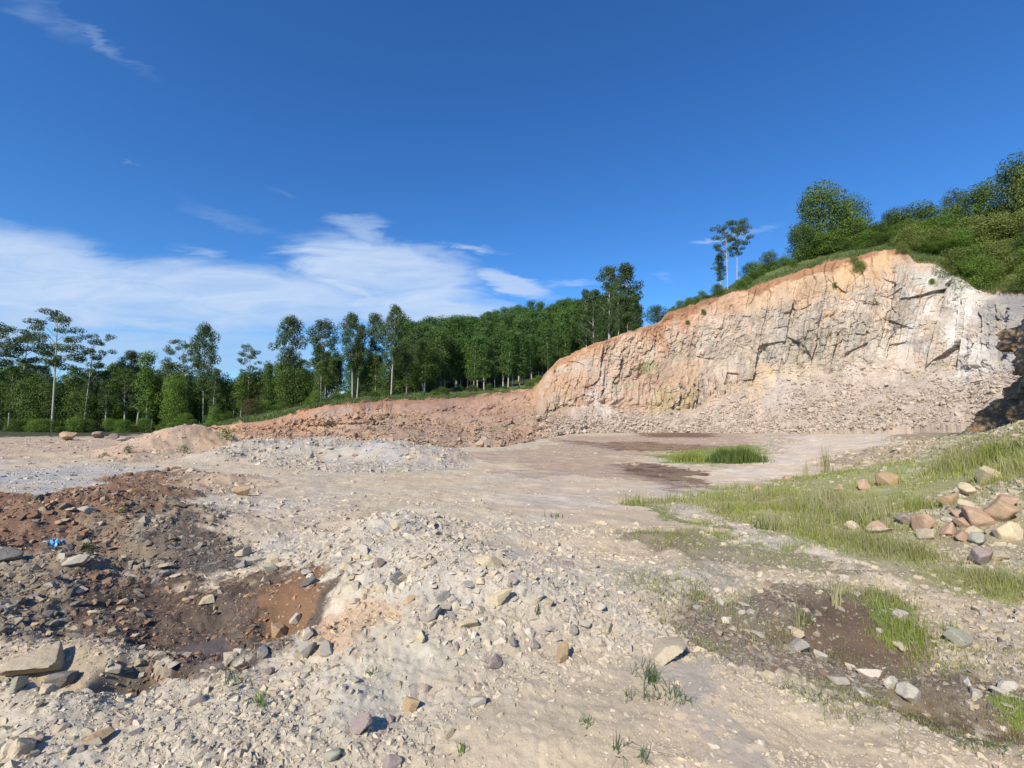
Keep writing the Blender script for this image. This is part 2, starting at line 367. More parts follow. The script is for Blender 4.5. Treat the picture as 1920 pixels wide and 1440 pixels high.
zone([(1240, 942), (1330, 918), (1480, 903), (1570, 890), (1660, 895), (1760, 905), (2900, 900), (2900, 1230), (1920, 1185), (1790, 1110), (1640, 1060), (1480, 1010), (1350, 1000), (1290, 960)], (.30, .285, .13), soft=.03, st=.35, gr=1., ruf=.5, pal='grass')
zone([(1590, 985), (1700, 970), (1780, 935), (2900, 925), (2900, 1000), (1930, 1080), (1800, 1070), (1700, 1020), (1600, 1010)], (.31, .26, .16), soft=.03, st=.8, gr=.25, ruf=.6, pal='grass')
zone([(1175, 938), (1210, 938), (1320, 985), (1420, 1005), (1560, 1030), (1500, 1040), (1380, 1010), (1270, 985)], (.21, .22, .09), st=.1, gr=.8, ruf=.4, pal='grass')
zone([(1210, 945), (1300, 950), (1400, 990), (1540, 1030), (1480, 1028), (1360, 1000)], (.42, .37, .30), st=.7, gr=.12, ruf=.5)
zone([(1600, 1040), (1800, 1110), (2900, 1180), (2900, 1290), (1800, 1160), (1640, 1090)], (.27, .24, .13), st=.6, gr=.5, ruf=.7, am=.8, pal='grass')
zone([(1160, 1000), (1290, 1000), (1440, 1025), (1560, 1055), (1600, 1090), (1400, 1070), (1280, 1040)], (.20, .165, .11), soft=.05, st=.3, gr=.35, ruf=.6, am=.85)
zone([(1130, 1110), (1300, 1050), (1500, 1070), (1700, 1090), (2900, 1240), (2900, 1440), (1700, 1370), (1500, 1305), (1300, 1245), (1220, 1190)], (.34, .29, .215), st=.95, gr=.16, ruf=.9, pal='mix')
zone([(1270, 1120), (1420, 1105), (1580, 1090), (1700, 1150), (1760, 1220), (1930, 1290), (2900, 1400), (1750, 1340), (1560, 1270), (1420, 1240), (1290, 1200)], (.175, .14, .10), soft=.05, wet=.3, st=.85, gr=.34, ruf=.8, pal='damp')
zone([(1480, 1120), (1580, 1120), (1720, 1165), (1740, 1200), (1650, 1190), (1560, 1200), (1480, 1170)], (.13, .09, .062), soft=.08, wet=.5, st=.6, gr=.25, ruf=.4, pal='damp')
zone([(1700, 1310), (1760, 1300), (1900, 1350), (1960, 1390), (1820, 1360)], (.12, .085, .06), soft=.03, wet=.7, st=.1, gr=.3, ruf=.4, pal='damp')
zone([(1580, 1125), (1640, 1120), (1730, 1150), (1700, 1172)], (.14, .2, .04), soft=.03, st=.1, gr=1., ruf=.4, am=.9, pal='grass')
zone([(1800, 1280), (1870, 1290), (1960, 1350), (1900, 1345)], (.14, .2, .04), soft=.03, st=.1, gr=1., ruf=.4, am=.9, pal='grass')
zone([(900, 1330), (1100, 1280), (1240, 1255), (1330, 1262), (1500, 1322), (1700, 1385), (2900, 1440), (2900, 1700), (700, 1700), (760, 1400)], (.47, .38, .265), soft=.05, st=.36, ruf=.4)
zone([(1255, 1250), (1380, 1250), (1330, 1320), (1430, 1460), (1350, 1460), (1290, 1360)], (.37, .32, .26), soft=.03, st=.04, ruf=.1, am=.8)
zone([(480, 1045), (640, 1000), (740, 975), (820, 968), (940, 1000), (1060, 1005), (1110, 1060), (1200, 1120), (1240, 1190), (1220, 1240), (1000, 1245), (760, 1235), (740, 1150), (640, 1100), (500, 1110)], (.42, .365, .29), soft=.05, st=1.3, ruf=1., pal='light')
zone([(930, 1000), (1010, 1010), (960, 1070), (890, 1040)], (.42, .38, .32), soft=.03, st=.3, ruf=.3, pal='light')
zone([(-900, 960), (0, 950), (120, 925), (230, 893), (330, 882), (430, 890), (470, 905), (420, 925), (330, 942), (290, 985), (230, 1010), (200, 1060), (100, 1075), (-900, 1100)], (.195, .115, .07), soft=.04, st=.85, gr=.03, ruf=1.8, pal='redm')  # red earth, its colour darkened further to stand for shadows
zone([(330, 885), (480, 895), (540, 915), (420, 935), (330, 925)], (.36, .27, .20), soft=.04, st=1., ruf=1.1, pal='pink', am=.8)
zone([(270, 950), (420, 935), (560, 935), (700, 960), (560, 1030), (420, 1040), (300, 1000)], (.42, .365, .295), soft=.05, st=.8, ruf=.8, am=.8)
zone([(-900, 1080), (0, 1085), (120, 1070), (200, 1010), (300, 975), (400, 990), (460, 1040), (420, 1080), (330, 1095), (250, 1120), (230, 1190), (0, 1190), (-900, 1200)], (.19, .15, .105), soft=.05, wet=.1, st=1., gr=.06, ruf=1.9, pal='damp', am=.9)  # damp stony soil, with shadow among the stones darkened into the colour
zone([(340, 1000), (430, 1010), (470, 1060), (400, 1085), (300, 1070), (250, 1040)], (.11, .088, .068), soft=.05, wet=.4, st=.9, ruf=.7, pal='damp')
zone([(150, 1090), (330, 1092), (480, 1105), (600, 1105), (650, 1125), (570, 1170), (510, 1205), (420, 1245), (330, 1250), (230, 1210), (160, 1160)], (.10, .073, .052), soft=.05, wet=.45, st=.8, ruf=1.1, pal='redm')
zone([(330, 1180), (400, 1160), (470, 1180), (440, 1210), (360, 1225)], (.13, .1, .08), soft=.04, wet=.9, st=.1, ruf=.2, pal='redm')
zone([(470, 1128), (580, 1108), (615, 1112), (560, 1150), (500, 1165)], (.20, .105, .05), soft=.03, wet=.2, st=.5, ruf=.6, pal='orange', am=.9)
zone([(560, 1175), (640, 1135), (745, 1145), (745, 1190), (670, 1228), (600, 1215)], (.43, .26, .155), soft=.04, st=1.4, ruf=.9, pal='orange', am=.7)
zone([(0, 1210), (120, 1185), (230, 1195), (260, 1260), (120, 1290), (0, 1280)], (.38, .285, .18), soft=.03, st=.5, ruf=.8, am=.8)
zone([(-900, 1260), (100, 1280), (300, 1300), (600, 1240), (1000, 1245), (1080, 1290), (800, 1400), (700, 1600), (-900, 1600)], (.45, .385, .285), soft=.06, st=.85, ruf=.8)
PALN = list(PAL.keys())
def zfields(x, y, colour=True):
    x = np.asarray(x, float); y = np.asarray(y, float); sh = x.shape; x = x.ravel(); y = y.ravel()
    a, r = plr(x, y)
    n1 = fbm(a*9., r*9., 4, 21, .6)*.030; n2 = fbm(a*9.+5, r*9.+3, 4, 22, .6)*.030
    n1 += fbm(x*2.3, y*2.3, 3, 23)*.012; n2 += fbm(x*2.3, y*2.3, 3, 24)*.012
    pa, pr = a+n1, r+n2*1.4
    hf = fbm(x*6., y*6., 4, 27, .7)*.011*np.clip(4/np.exp(r)+.5, .5, 1.6)+fbm(a*60, r*45, 3, 28, .6)*.010
    col = np.tile(np.array(BEIGE), (x.size, 1)); wet = np.zeros(x.size); st = np.where(r < math.log(9), .75, .4); gr = np.zeros(x.size); ruf = np.full(x.size, .5)
    pal = np.zeros(x.size, int)
    # forest floor beyond the clearing on the left
    ff = sstep(r+n1*2, math.log(62), math.log(70))*sstep(a, -.56, -.60)
    col = col*(1-ff[:, None])+ff[:, None]*np.array((.055, .06, .025)); st = st*(1-ff); gr = gr+ff*.5
    far = (r > math.log(14)) & (ff < .5); st = np.where(far, .12, st)
    for pg, soft, c, w, s, g, rf, pl, am in ZONES:
        lo = pg.min(0)-.15; hi = pg.max(0)+.15
        idx = np.nonzero((pa > lo[0]) & (pa < hi[0]) & (pr > lo[1]) & (pr < hi[1]))[0]
        if not len(idx): continue
        px, py = pa[idx], pr[idx]; d = np.full(len(idx), 9.); ins = np.zeros(len(idx), bool)
        for i in range(len(pg)):
            x1, y1 = pg[i]; x2, y2 = pg[(i+1) % len(pg)]; ex, ey = x2-x1, y2-y1
            t = np.clip(((px-x1)*ex+(py-y1)*ey)/(ex*ex+ey*ey+1e-12), 0, 1)
            d = np.minimum(d, np.hypot(px-x1-t*ex, py-y1-t*ey))
            cr = (y1 > py) != (y2 > py)
            if ey != 0: ins ^= cr & (px < x1+(py-y1)*ex/ey)
        m = sstep(np.where(ins, d, -d)+hf[idx], -soft*.4, soft*.4)*am
        col[idx] = col[idx]*(1-m[:, None])+m[:, None]*c; wet[idx] = wet[idx]*(1-m)+w*m
        st[idx] = st[idx]*(1-m)+s*m; gr[idx] = gr[idx]*(1-m)+g*m; ruf[idx] = ruf[idx]*(1-m)+rf*m
        pal[idx] = np.where(m > rng.random(len(idx)), PALN.index(pl), pal[idx])
    return col, wet, st.reshape(sh), gr.reshape(sh), ruf.reshape(sh), pal
def RUF(x, y): return zfields(x, y)[4]

def build_ground():
    az = np.concatenate([np.linspace(-180, -67, 36)[:-1], np.linspace(-67, 67, 1000), np.linspace(67, 180, 36)[1:]])
    r = np.concatenate([[0.02, .4, .9], np.exp(np.linspace(math.log(1.5), math.log(14), 420))[:], np.exp(np.linspace(math.log(14.1), math.log(110), 260)), np.exp(np.linspace(math.log(115), math.log(6000), 24))])
    A, RR = np.meshgrid(np.radians(az), r); x = RR*np.sin(A); y = RR*np.cos(A)
    xf, yf = x.ravel(), y.ravel()
    col, wet, st, gr, ruf, _ = zfields(xf, yf)
    z = H(xf, yf)-np.clip(RR.ravel()-300, 0, 9e9)*.002
    # pebbly mottling that belongs to the soil
    mot = fbm(xf*1.7, yf*1.7, 5, 31, .65)[:, None]
    col = col*(1+.11*mot)
    hue = fbm(xf*.6, yf*.6, 4, 33)[:, None]; col = col*(1+hue*np.array([.05, 0, -.07]))
    patch = sstep(fbm(xf*.5+3, yf*.9, 4, 37), .25, .8)[:, None]*.5*(1-wet[:, None])*(gr[:, None] < .3)
    col = col*(1-patch)+patch*np.array((.50, .39, .26))*np.minimum(1, col.sum(1, keepdims=True)/1.0)
    V = np.stack([xf, yf, z], 1)
    Fq = gridfaces(len(r), len(az))[:, ::-1]
    o = ob('ground', newmesh('ground', V, Fq, M_GROUND, True, col, wet)); o['kind'] = 'structure'
build_ground()
def GZ(x, y): return float(H(np.array([x]), np.array([y]))[0])
def on_ground(u, v):
    x, y = hit(u, v, hfeat); return x, y, GZ(x, y)

# ------------------------------------------------------------------ quarry wall: surveyed profiles from floor to rim, (sight u, [(v, distance)...]), five levels
ST = {300: [(822, 60), (820, 61), (817, 62), (814, 63), (811, 64)],
 400: [(822, 56), (817, 58), (812, 59.5), (806, 60.5), (799, 62)],
 500: [(822, 53), (812, 55), (805, 56.5), (796, 58), (788, 60)],
 560: [(824, 51), (810, 53), (799, 54.5), (786, 56), (773, 58)],
 620: [(826, 49), (808, 52), (795, 53.5), (778, 55), (760, 58)],
 680: [(832, 46), (812, 50), (795, 54), (775, 57), (754, 62)],
 740: [(842, 41), (822, 46), (800, 54), (775, 60), (750, 67)],
 800: [(845, 40), (824, 45), (802, 54), (775, 62), (749, 70)],
 880: [(845, 40), (820, 46), (800, 54), (775, 66), (745, 78)],
 950: [(838, 44), (812, 53), (795, 60), (770, 74), (738, 85)],
 1000: [(828, 52), (808, 60), (785, 68), (758, 82), (730, 90)],
 1025: [(822, 58), (806, 64), (780, 74), (740, 84), (697, 88)],
 1050: [(815, 66), (802, 70), (765, 80), (715, 84), (673, 87)],
 1100: [(812, 74), (795, 76), (762, 80), (705, 83), (652, 85)],
 1170: [(811, 77), (785, 79), (768, 82), (690, 84), (626, 86)],
 1240: [(812, 77), (790, 79), (770, 82), (680, 84), (602, 86)],
 1252: [(812, 77), (790, 79), (768, 82), (675, 84), (587, 86)],
 1300: [(813, 76), (790, 78), (766, 82), (665, 84), (570, 86)],
 1400: [(814, 73), (775, 77), (728, 81), (630, 83), (541, 85)],
 1450: [(814, 70), (765, 75), (700, 80), (610, 81.5), (526, 84)],
 1500: [(813, 67), (760, 73), (694, 78), (600, 80), (508, 82.5)],
 1560: [(809, 63), (758, 70), (696, 75.5), (590, 78), (488, 81)],
 1620: [(804, 60), (752, 67), (698, 73), (590, 75), (478, 79)],
 1690: [(800, 58), (750, 64), (700, 70), (590, 72), (466, 76)],
 1715: [(800, 57), (748, 63), (700, 69), (595, 71), (490, 75)],
 1760: [(797, 55), (746, 61), (698, 67), (600, 69), (500, 73)],
 1800: [(794, 53), (744, 59), (695, 65), (605, 67), (522, 70)],
 1830: [(792, 52), (742, 57), (690, 63), (610, 65), (545, 68)],
 1870: [(790, 49), (738, 54), (686, 60), (612, 62), (551, 65)],
 1960: [(790, 45), (735, 49), (680, 54), (615, 56), (556, 60)],
 2200: [(790, 38), (730, 40), (675, 44), (610, 46), (550, 50)],
 2700: [(790, 24), (730, 26), (675, 28), (600, 29), (530, 31)]}
SU = np.array(sorted(ST)); LT = np.array([0, .22, .42, .72, 1.])
SP = np.array([[P(u, v, y) for v, y in ST[u]] for u in SU])        # (ns, 5, 3)
def wallpt(u, t):
    """point of the undisturbed wall sheet at bearing u and level t"""
    u = np.asarray(u, float); t = np.asarray(t, float)
    i = np.clip(np.searchsorted(SU, u, 'right')-1, 0, len(SU)-2); f = ((u-SU[i])/(SU[i+1]-SU[i]))[..., None]
    k = np.clip(np.searchsorted(LT, t, 'right')-1, 0, 3); g = ((t-LT[k])/(LT[k+1]-LT[k]))[..., None]
    return (SP[i, k]*(1-f)+SP[i+1, k]*f)*(1-g)+(SP[i, k+1]*(1-f)+SP[i+1, k+1]*f)*g
def wallt(u, v):
    """level t of the wall seen at (u, v)"""
    vs = [np.interp(u, SU, [ST[s][k][0] for s in SU]) for k in range(5)]
    return float(np.interp(-v, [-q for q in vs], LT))
# soil and rock colours along the wall, with painted shade at the far right: (u, v, half width in u, half height in t, colour, strength)
WB = [(560, 790, 130, .6, (.40, .21, .125), 1), (640, 800, 90, .25, (.40, .28, .19), .8), (560, 818, 110, .2, (.36, .25, .18), .8), (600, 770, 110, .3, (.42, .22, .13), .8),
      (760, 815, 110, .35, (.35, .235, .17), 1), (860, 830, 110, .25, (.30, .225, .17), .9), (850, 760, 130, .2, (.40, .235, .16), .9), (930, 780, 90, .3, (.42, .255, .17), .9), (700, 755, 60, .2, (.38, .2, .12), .8),
      (990, 800, 60, .3, (.43, .28, .20), .9), (960, 752, 80, .15, (.46, .27, .16), .9), (905, 828, 16, .22, (.44, .38, .33), .6),
      (1050, 720, 50, .35, (.48, .30, .18), .8), (1120, 700, 60, .3, (.46, .32, .24), .6), (1130, 740, 22, .22, (.56, .50, .45), .8), (1040, 760, 30, .2, (.40, .31, .2), .7),
      (1100, 660, 70, .09, (.47, .27, .15), .9), (1200, 622, 60, .1, (.47, .32, .22), .7), (1180, 680, 60, .2, (.50, .38, .29), .7),
      (1200, 740, 70, .2, (.44, .30, .22), .8), (1260, 750, 40, .12, (.44, .35, .2), .8), (1300, 760, 20, .1, (.33, .27, .21), .7),
      (1280, 600, 80, .1, (.45, .235, .13), 1), (1270, 640, 50, .12, (.46, .28, .18), .6), (1330, 620, 40, .15, (.56, .46, .37), .8), (1400, 640, 60, .2, (.52, .42, .33), .7),
      (1380, 570, 90, .08, (.48, .29, .18), .9), (1450, 560, 80, .12, (.53, .36, .22), .95), (1520, 540, 80, .12, (.51, .355, .225), .9), (1600, 530, 60, .18, (.56, .36, .20), .95), (1660, 520, 50, .22, (.58, .34, .165), 1), (1640, 545, 40, .2, (.52, .35, .2), .6),
      (1430, 710, 16, .25, (.54, .40, .24), .9), (1460, 635, 40, .14, (.36, .33, .29), .8), (1520, 640, 45, .16, (.36, .32, .25), .9), (1560, 660, 30, .12, (.42, .36, .27), .8), (1440, 620, 30, .1, (.55, .5, .44), .7),
      (1620, 620, 50, .25, (.53, .46, .38), .8), (1680, 610, 40, .3, (.54, .46, .37), .8), (1740, 600, 40, .35, (.57, .52, .46), .9), (1800, 620, 50, .4, (.60, .56, .51), .9), (1765, 520, 30, .12, (.58, .55, .5), .9), (1840, 640, 40, .35, (.57, .53, .48), .9),
      (1720, 630, 12, .22, (.42, .40, .38), .6), (1890, 620, 50, .4, (.33, .315, .30), .9), (1900, 580, 60, .2, (.22, .21, .2), .8), (1960, 700, 60, .5, (.3, .27, .24), .8),  # dark greys at the upper far right paint in the shade there
      (1500, 690, 60, .06, (.52, .42, .3), .6), (1350, 700, 40, .2, (.48, .40, .33), .5), (1470, 740, 60, .1, (.45, .385, .34), .6)]
WBt = [(u, wallt(u, v), a, b, np.array(c), s) for u, v, a, b, c, s in WB]
def wallcol(u, t, w):
    lr = sstep(u, 1500, 1250)[:, None]; col = np.array((.47, .375, .29))*(1-lr)+np.array((.475, .305, .19))*lr
    tal = sstep(t, .46, .36)*sstep(u, 980, 1060)
    col = col*(1-tal[:, None])+tal[:, None]*np.array((.45, .365, .29))
    uu = u+w*26; tt = t+w*.04
    for u0, t0, a, b, c, s in WBt:
        m = s*sstep(np.sqrt(((uu-u0)/a)**2+((tt-t0)/b)**2), 1.25, .55); m = m[:, None]; col = col*(1-m)+m*c
    col = col*1.02
    # red topsoil lip under the rim
    lip = sstep(tt+.012*w, .955, .985)*np.where(u < 1240, .65, 1.)*sstep(u, 1720, 1690)
    col = col*(1-lip[:, None])+lip[:, None]*np.array((.34, .17, .09))
    return col
WALLV = None
def build_wall():
    global WALLV, WU, WT
    us = np.concatenate([np.linspace(300, 1000, 330)[:-1], np.linspace(1000, 1960, 880), np.linspace(1960, 2700, 90)[1:]])
    ts = np.concatenate([[-.06], np.linspace(0, .42, 110)[:-1], np.linspace(.42, 1, 250)])
    U, T = np.meshgrid(us, ts); u = U.ravel(); t = T.ravel()
    p = wallpt(u, np.clip(t, 0, 1)); 
    mid = wallpt(us, np.full(len(us), .72)); seg = np.diff(mid[:, :2], axis=0); L = np.hypot(*seg.T); s1 = np.concatenate([[0], np.cumsum(L)])
    nr = np.gradient(mid[:, :2], axis=0); nr = nr/np.linalg.norm(nr, axis=1)[:, None]
    k = 25; nr = np.stack([np.convolve(np.pad(nr[:, i], k, 'edge'), np.ones(2*k+1)/(2*k+1), 'valid') for i in (0, 1)], 1)
    N2 = np.stack([nr[:, 1], -nr[:, 0]], 1); s = np.tile(s1, len(ts)); n2 = np.tile(N2, (len(ts), 1))
    h = p[:, 2]
    tq = t+.045*fbm(s*.18, s*.05, 3, 57)+.03*fbm(s*.5, h*.5, 3, 59)*(u > 1020)
    face = sstep(tq, .40, .46)*sstep(t, 1.0, .90)
    left = sstep(u, 1030, 990)                      # low bank on the left: soil, not rock
    face = face*(1-.75*left)+left*sstep(t, .3, .6)*.12*sstep(u, 560, 620)*sstep(u, 760, 700)*4*sstep(t, 1., .8)
    soilm = sstep(u, 1250, 1330)*sstep(u, 1700, 1640)*sstep(t, .80, .9)      # smooth orange soil near the rim
    face = face*(1-.85*soilm)
    # shape: slanting joints
    sk = s-h*.16+.14*fbm(s*.3, h*.3, 3, 51)+.05*fbm(s*1.5, h*1.5, 2, 50); hk = h
    def facets(cx, cy, amp, tl, cr, sd):
        f1, f2, a, b, c, ox, oy = voro(sk/cx, hk/cy, sd)
        return amp*(a-.5)+tl*((b-.5)*2*ox*cx+(c-.4)*oy*cy*.5)-cr*sstep(f2-f1, .16, .0)
    strong = .42+.58*sstep(u, 1330, 1520)
    rg = np.clip(.70+.55*fbm(s*.10+5, h*.13, 3, 58), .2, 1.15)
    def cell1(x, sd):
        b = np.floor(x).astype(np.int64); z0 = 0*b
        def pos(j): return j+.7*(_h(j, z0, z0, sd)-.5)
        c = np.where(x >= pos(b), b, b-1); c = np.where(x >= pos(b+1), b+1, c); lo_, hi_ = pos(c), pos(c+1)
        return c, (x-lo_)/(hi_-lo_)-.5, np.minimum(x-lo_, hi_-x)
    def blocks(cw, ch, amp, tl, th_, cr, sd):
        c, o1, e1 = cell1(sk/cw, sd); z0 = 0*c
        q, o2, e2 = cell1(hk/ch+7.3*_h(c, z0, z0, sd+1)+.25*o1*(_h(c, z0, z0, sd+2)-.5)*4, sd+3)
        a_ = _h(c, q, z0, sd+4); b_ = _h(c, q, z0+1, sd+4); c_ = _h(c, q, z0+2, sd+4)
        return amp*(a_-.5)+amp*.6*(_h(c, z0, z0+5, sd)-.5)+tl*(b_-.5)*2*o1*cw-th_*(c_-.2)*o2*ch*.5-cr*sstep(e1*cw, .16, 0)*(b_ > .45), a_, c_
    hk = h+.25*fbm(s*.4, h*.4, 2, 52)
    d1, A1, C1 = blocks(2.6, 6.2, 1.7, .60, .12, .22, 500); d2, A2, C2 = blocks(1.05, 2.6, .75, .6, .35, .14, 520); d3, A3, C3 = blocks(.45, .8, .3, .5, .4, .1, 540)
    f3 = facets(.9, 1.5, .5, .6, .0, 71)
    big = sstep(u, 1640, 1720); d4, A4, C4 = blocks(3.6, 7.5, 1.7, .70, .08, .25, 560)
    d = d1*strong*rg*(1-.6*big)+d4*big+(d2*(.4+.6*strong)*rg+d3*(.5+.5*rg)+f3*.8)*(1-.45*big)*np.clip(.75+.6*vn2(s*.12, h*.2, 60), .3, 1.2)
    d = d+1.2*fbm(s*.11, h*.09, 3, 91)
    # column joints low on the wall
    colm = sstep(np.abs(u-1290), 120, 60)*sstep(np.abs(t-.47), .1, .05)
    f1, f2, a, b, c, ox, oy = voro(s/1.0+.05*h, h/9., 95); d = d+colm*((a-.5)*1.2-.5*sstep(f2-f1, .2, 0))
    small = .10*fbm(s*1.9, h*1.9, 4, 97)+.16*fbm(s*.5, h*.5, 3, 98)
    f1, f2, a, b, c, ox, oy = voro(s/.8, h/.35, 99)
    rub = sstep(tq, .45, .36)
    d = d*face+small+rub*(.22*(a-.5)+.25*(.4-f1))
    # gullies washed down the soil lip and the left bank
    gl = np.abs(vn2(s*.9+.5*fbm(s*.3, h*.3, 2, 101), h*.12, 102)); d = d-.3*sstep(gl, .2, 0)*(soilm+left*sstep(t, .35, .6)*sstep(u, 760, 680))
    d = d+left*sstep(t, .0, .2)*sstep(t, 1., .8)*(1.0*fbm(s*.22, h*.5+p[:, 1]*.1, 4, 119))
    edge = sstep(t, 1.0, .97); d = d*(.35+.65*edge)
    d = np.where(t < 0, 0, d)
    p2 = p.copy(); p2[:, 0] += n2[:, 0]*d; p2[:, 1] += n2[:, 1]*d
    p2[:, 2] += rub*(.25*fbm(s*.35, p[:, 1]*.35, 3, 103))+np.where(t > .99, .25*fbm(s*.8, s*.3, 3, 104), 0)
    p2[t < 0, 2] -= 2.5; 
    w = fbm(s*.16, h*.22, 5, 111, .62); col = wallcol(u, t, w)
    w2 = fbm(s*.9, h*.45, 4, 112, .6)[:, None]; col = col*(1+.13*w2)
    pat = sstep(fbm(s*.35+7, h*.5, 4, 113, .6), .2, .7)[:, None]*face[:, None]*.5; col = col*(1-pat)+pat*np.array((.50, .435, .36))
    pat = sstep(fbm(s*.5+3, h*.3, 4, 114, .6), .35, .8)[:, None]*face[:, None]*.45; col = col*(1-pat)+pat*np.array((.42, .28, .17))
    pat = sstep(fbm(s*.8+5, h*.25, 4, 117, .6), .35, .75)[:, None]*face[:, None]*.5*(u[:, None] > 1300); col = col*(1-pat)+pat*np.array((.30, .28, .25))
    bm_ = ((A1 > .72)*.38*sstep(u, 1330, 1450)*sstep(u, 1740, 1660)+(A2 > .75)*.28)*face*sstep(t, .95, .86)*np.where(u > 1240, 1, .5); col = col*(1-bm_[:, None])+bm_[:, None]*np.array((.32, .28, .225))
    bm_ = ((C2 > .72)*.35*face)[:, None]; col = col*(1-bm_)+bm_*np.array((.52, .45, .36))
    mean = np.array((.42, .325, .245)); col = col*.93+mean*.07
    gpat = sstep(fbm(s*.3+31, h*.6, 4, 115, .6), .35, .6)*sstep(np.abs(u-1190), 80, 30)*sstep(np.abs(t-.68), .14, .05)*.6
    gpat = np.maximum(gpat, sstep(np.hypot((u-955)/38, (t-.36)/.05)+.3*w, 1, .6)*.7)[:, None]; col = col*(1-gpat)+gpat*np.array((.24, .25, .12))
    o = ob('quarry_wall', newmesh('quarry_wall', p2, gridfaces(len(ts), len(us)), M_WALL, False, col)); o['kind'] = 'structure'
    # back skin so that the sheet is a body of rock with thickness
    WALLV = p2.reshape(len(ts), len(us), 3); WU, WT = us, ts
build_wall()
def wallsurf(u, t):
    i = np.clip(np.searchsorted(WU, u), 0, len(WU)-1); k = np.clip(np.searchsorted(WT, t), 0, len(WT)-1); return WALLV[k, i]

# ------------------------------------------------------------------ land behind the rim
HS = {300: [(811, 64), (808, 74), (804, 100), (800, 200), (798, 400)],
 400: [(799, 62), (794, 72), (796, 100), (796, 200), (796, 400)],
 500: [(788, 60), (776, 72), (776, 110), (776, 220), (780, 400)],
 620: [(760, 58), (753, 70), (750, 110), (745, 220), (770, 400)],
 740: [(750, 67), (742, 78), (738, 110), (705, 200), (730, 400)],
 800: [(749, 70), (738, 84), (733, 112), (684, 200), (700, 400)],
 900: [(744, 80), (736, 92), (728, 120), (660, 210), (690, 400)],
 1000: [(730, 90), (723, 100), (716, 125), (637, 218), (670, 400)],
 1050: [(673, 87), (690, 98), (700, 125), (629, 218), (665, 400)],
 1100: [(652, 85), (660, 96), (690, 125), (622, 218), (665, 400)],
 1170: [(626, 86), (628, 96), (680, 125), (624, 218), (670, 400)],
 1245: [(600, 86), (603, 94), (640, 125), (650, 218), (700, 400)],
 1254: [(587, 86), (584, 94), (600, 120), (640, 218), (690, 400)],
 1400: [(541, 85), (524, 97), (530, 130), (590, 218), (680, 400)],
 1560: [(488, 81), (474, 91), (450, 120), (500, 200), (600, 400)],
 1690: [(466, 76), (452, 86), (425, 110), (450, 200), (560, 400)],
 1760: [(500, 73), (465, 80), (420, 100), (430, 180), (540, 400)],
 1830: [(545, 68), (505, 74), (420, 92), (400, 160), (500, 400)],
 1960: [(556, 60), (500, 67), (400, 85), (350, 150), (480, 400)],
 2200: [(550, 50), (480, 57), (380, 75), (330, 130), (480, 400)],
 2700: [(530, 31), (450, 36), (350, 50), (300, 100), (450, 300)]}
HU = np.array(sorted(HS)); HL = np.array([0, .1, .3, .65, 1.])
HP = np.array([[P(u, v, y) for v, y in HS[u]] for u in HU])
def hillpt(u, t):
    u = np.asarray(u, float); t = np.asarray(t, float)
    i = np.clip(np.searchsorted(HU, u, 'right')-1, 0, len(HU)-2); f = ((u-HU[i])/(HU[i+1]-HU[i]))[..., None]
    k = np.clip(np.searchsorted(HL, t, 'right')-1, 0, 3); g = ((t-HL[k])/(HL[k+1]-HL[k]))[..., None]
    return (HP[i, k]*(1-f)+HP[i+1, k]*f)*(1-g)+(HP[i, k+1]*(1-f)+HP[i+1, k+1]*f)*g
def build_hill():
    us = WU; ts = np.concatenate([np.linspace(0, .1, 14)[:-1], np.linspace(.1, .3, 14)[:-1], np.linspace(.3, 1, 20)])
    U, T = np.meshgrid(us, ts); u, t = U.ravel(), T.ravel(); p = hillpt(u, t)
    rim = WALLV[-1]; q = p.reshape(len(ts), len(us), 3).copy(); off = rim-q[0]
    q += off[None]*np.clip(1-ts/.05, 0, 1)[:, None, None]
    q[1:, :, 2] += .25*fbm(q[1:, :, 0]*.5, q[1:, :, 1]*.5, 3, 121)
    q = q.reshape(-1, 3)
    g = fbm(q[:, 0]*.4, q[:, 1]*.4, 4, 122)[:, None]
    col = np.array((.13, .155, .055))*(1+.2*g)
    soil = (sstep(t, .012, .004)*.8)[:, None]; col = col*(1-soil)+soil*np.array((.33, .17, .09))
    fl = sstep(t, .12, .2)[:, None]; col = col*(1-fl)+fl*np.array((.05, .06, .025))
    bare = (sstep(u, 880, 940)*sstep(u, 1040, 1000)*sstep(t, .07, .03))[:, None]; col = col*(1-bare)+bare*np.array((.45, .28, .17))
    o = ob('hillside', newmesh('hillside', q, gridfaces(len(ts), len(us)), M_HILL, True, col)); o['kind'] = 'structure'
build_hill()
def HZ(u, t):
    p = hillpt(np.array([float(u)]), np.array([float(t)]))[0]; return p

# ------------------------------------------------------------------ rocks
def poly_rock(seed, sub=3, planes=14, rnd=.02, asp=(1, .8, .6), noise=.03, dr=(.62, 1.)):
    """rock as the intersection of random half spaces, edges slightly worn"""
    r = np.random.default_rng(seed)
    bm = bmesh.new(); bmesh.ops.create_icosphere(bm, subdivisions=sub, radius=1)
    V = np.array([v.co[:] for v in bm.verts]); Fq = np.array([[l.index for l in f.verts] for f in bm.faces]); bm.free()
    n = r.normal(size=(planes, 3)); n /= np.linalg.norm(n, axis=1)[:, None]; d = r.uniform(*dr, planes)
    dots = V@n.T; k = np.where(dots > .05, d/np.maximum(dots, .05), 9.)
    if rnd > 0:
        q = -rnd*np.log(np.sum(np.exp(-np.minimum(k, 3)/rnd), axis=1)); rad = np.clip(q, .25, 1.35)
    else: rad = np.clip(k.min(1), .25, 1.35)
    rad = rad*(1+noise*vn(V[:, 0]*2.5+seed, V[:, 1]*2.5, V[:, 2]*2.5)+noise*.5*vn(V[:, 0]*7+seed, V[:, 1]*7, V[:, 2]*7))
    V = V*rad[:, None]*np.array(asp)*.5
    return V, Fq
ROCKM = {}
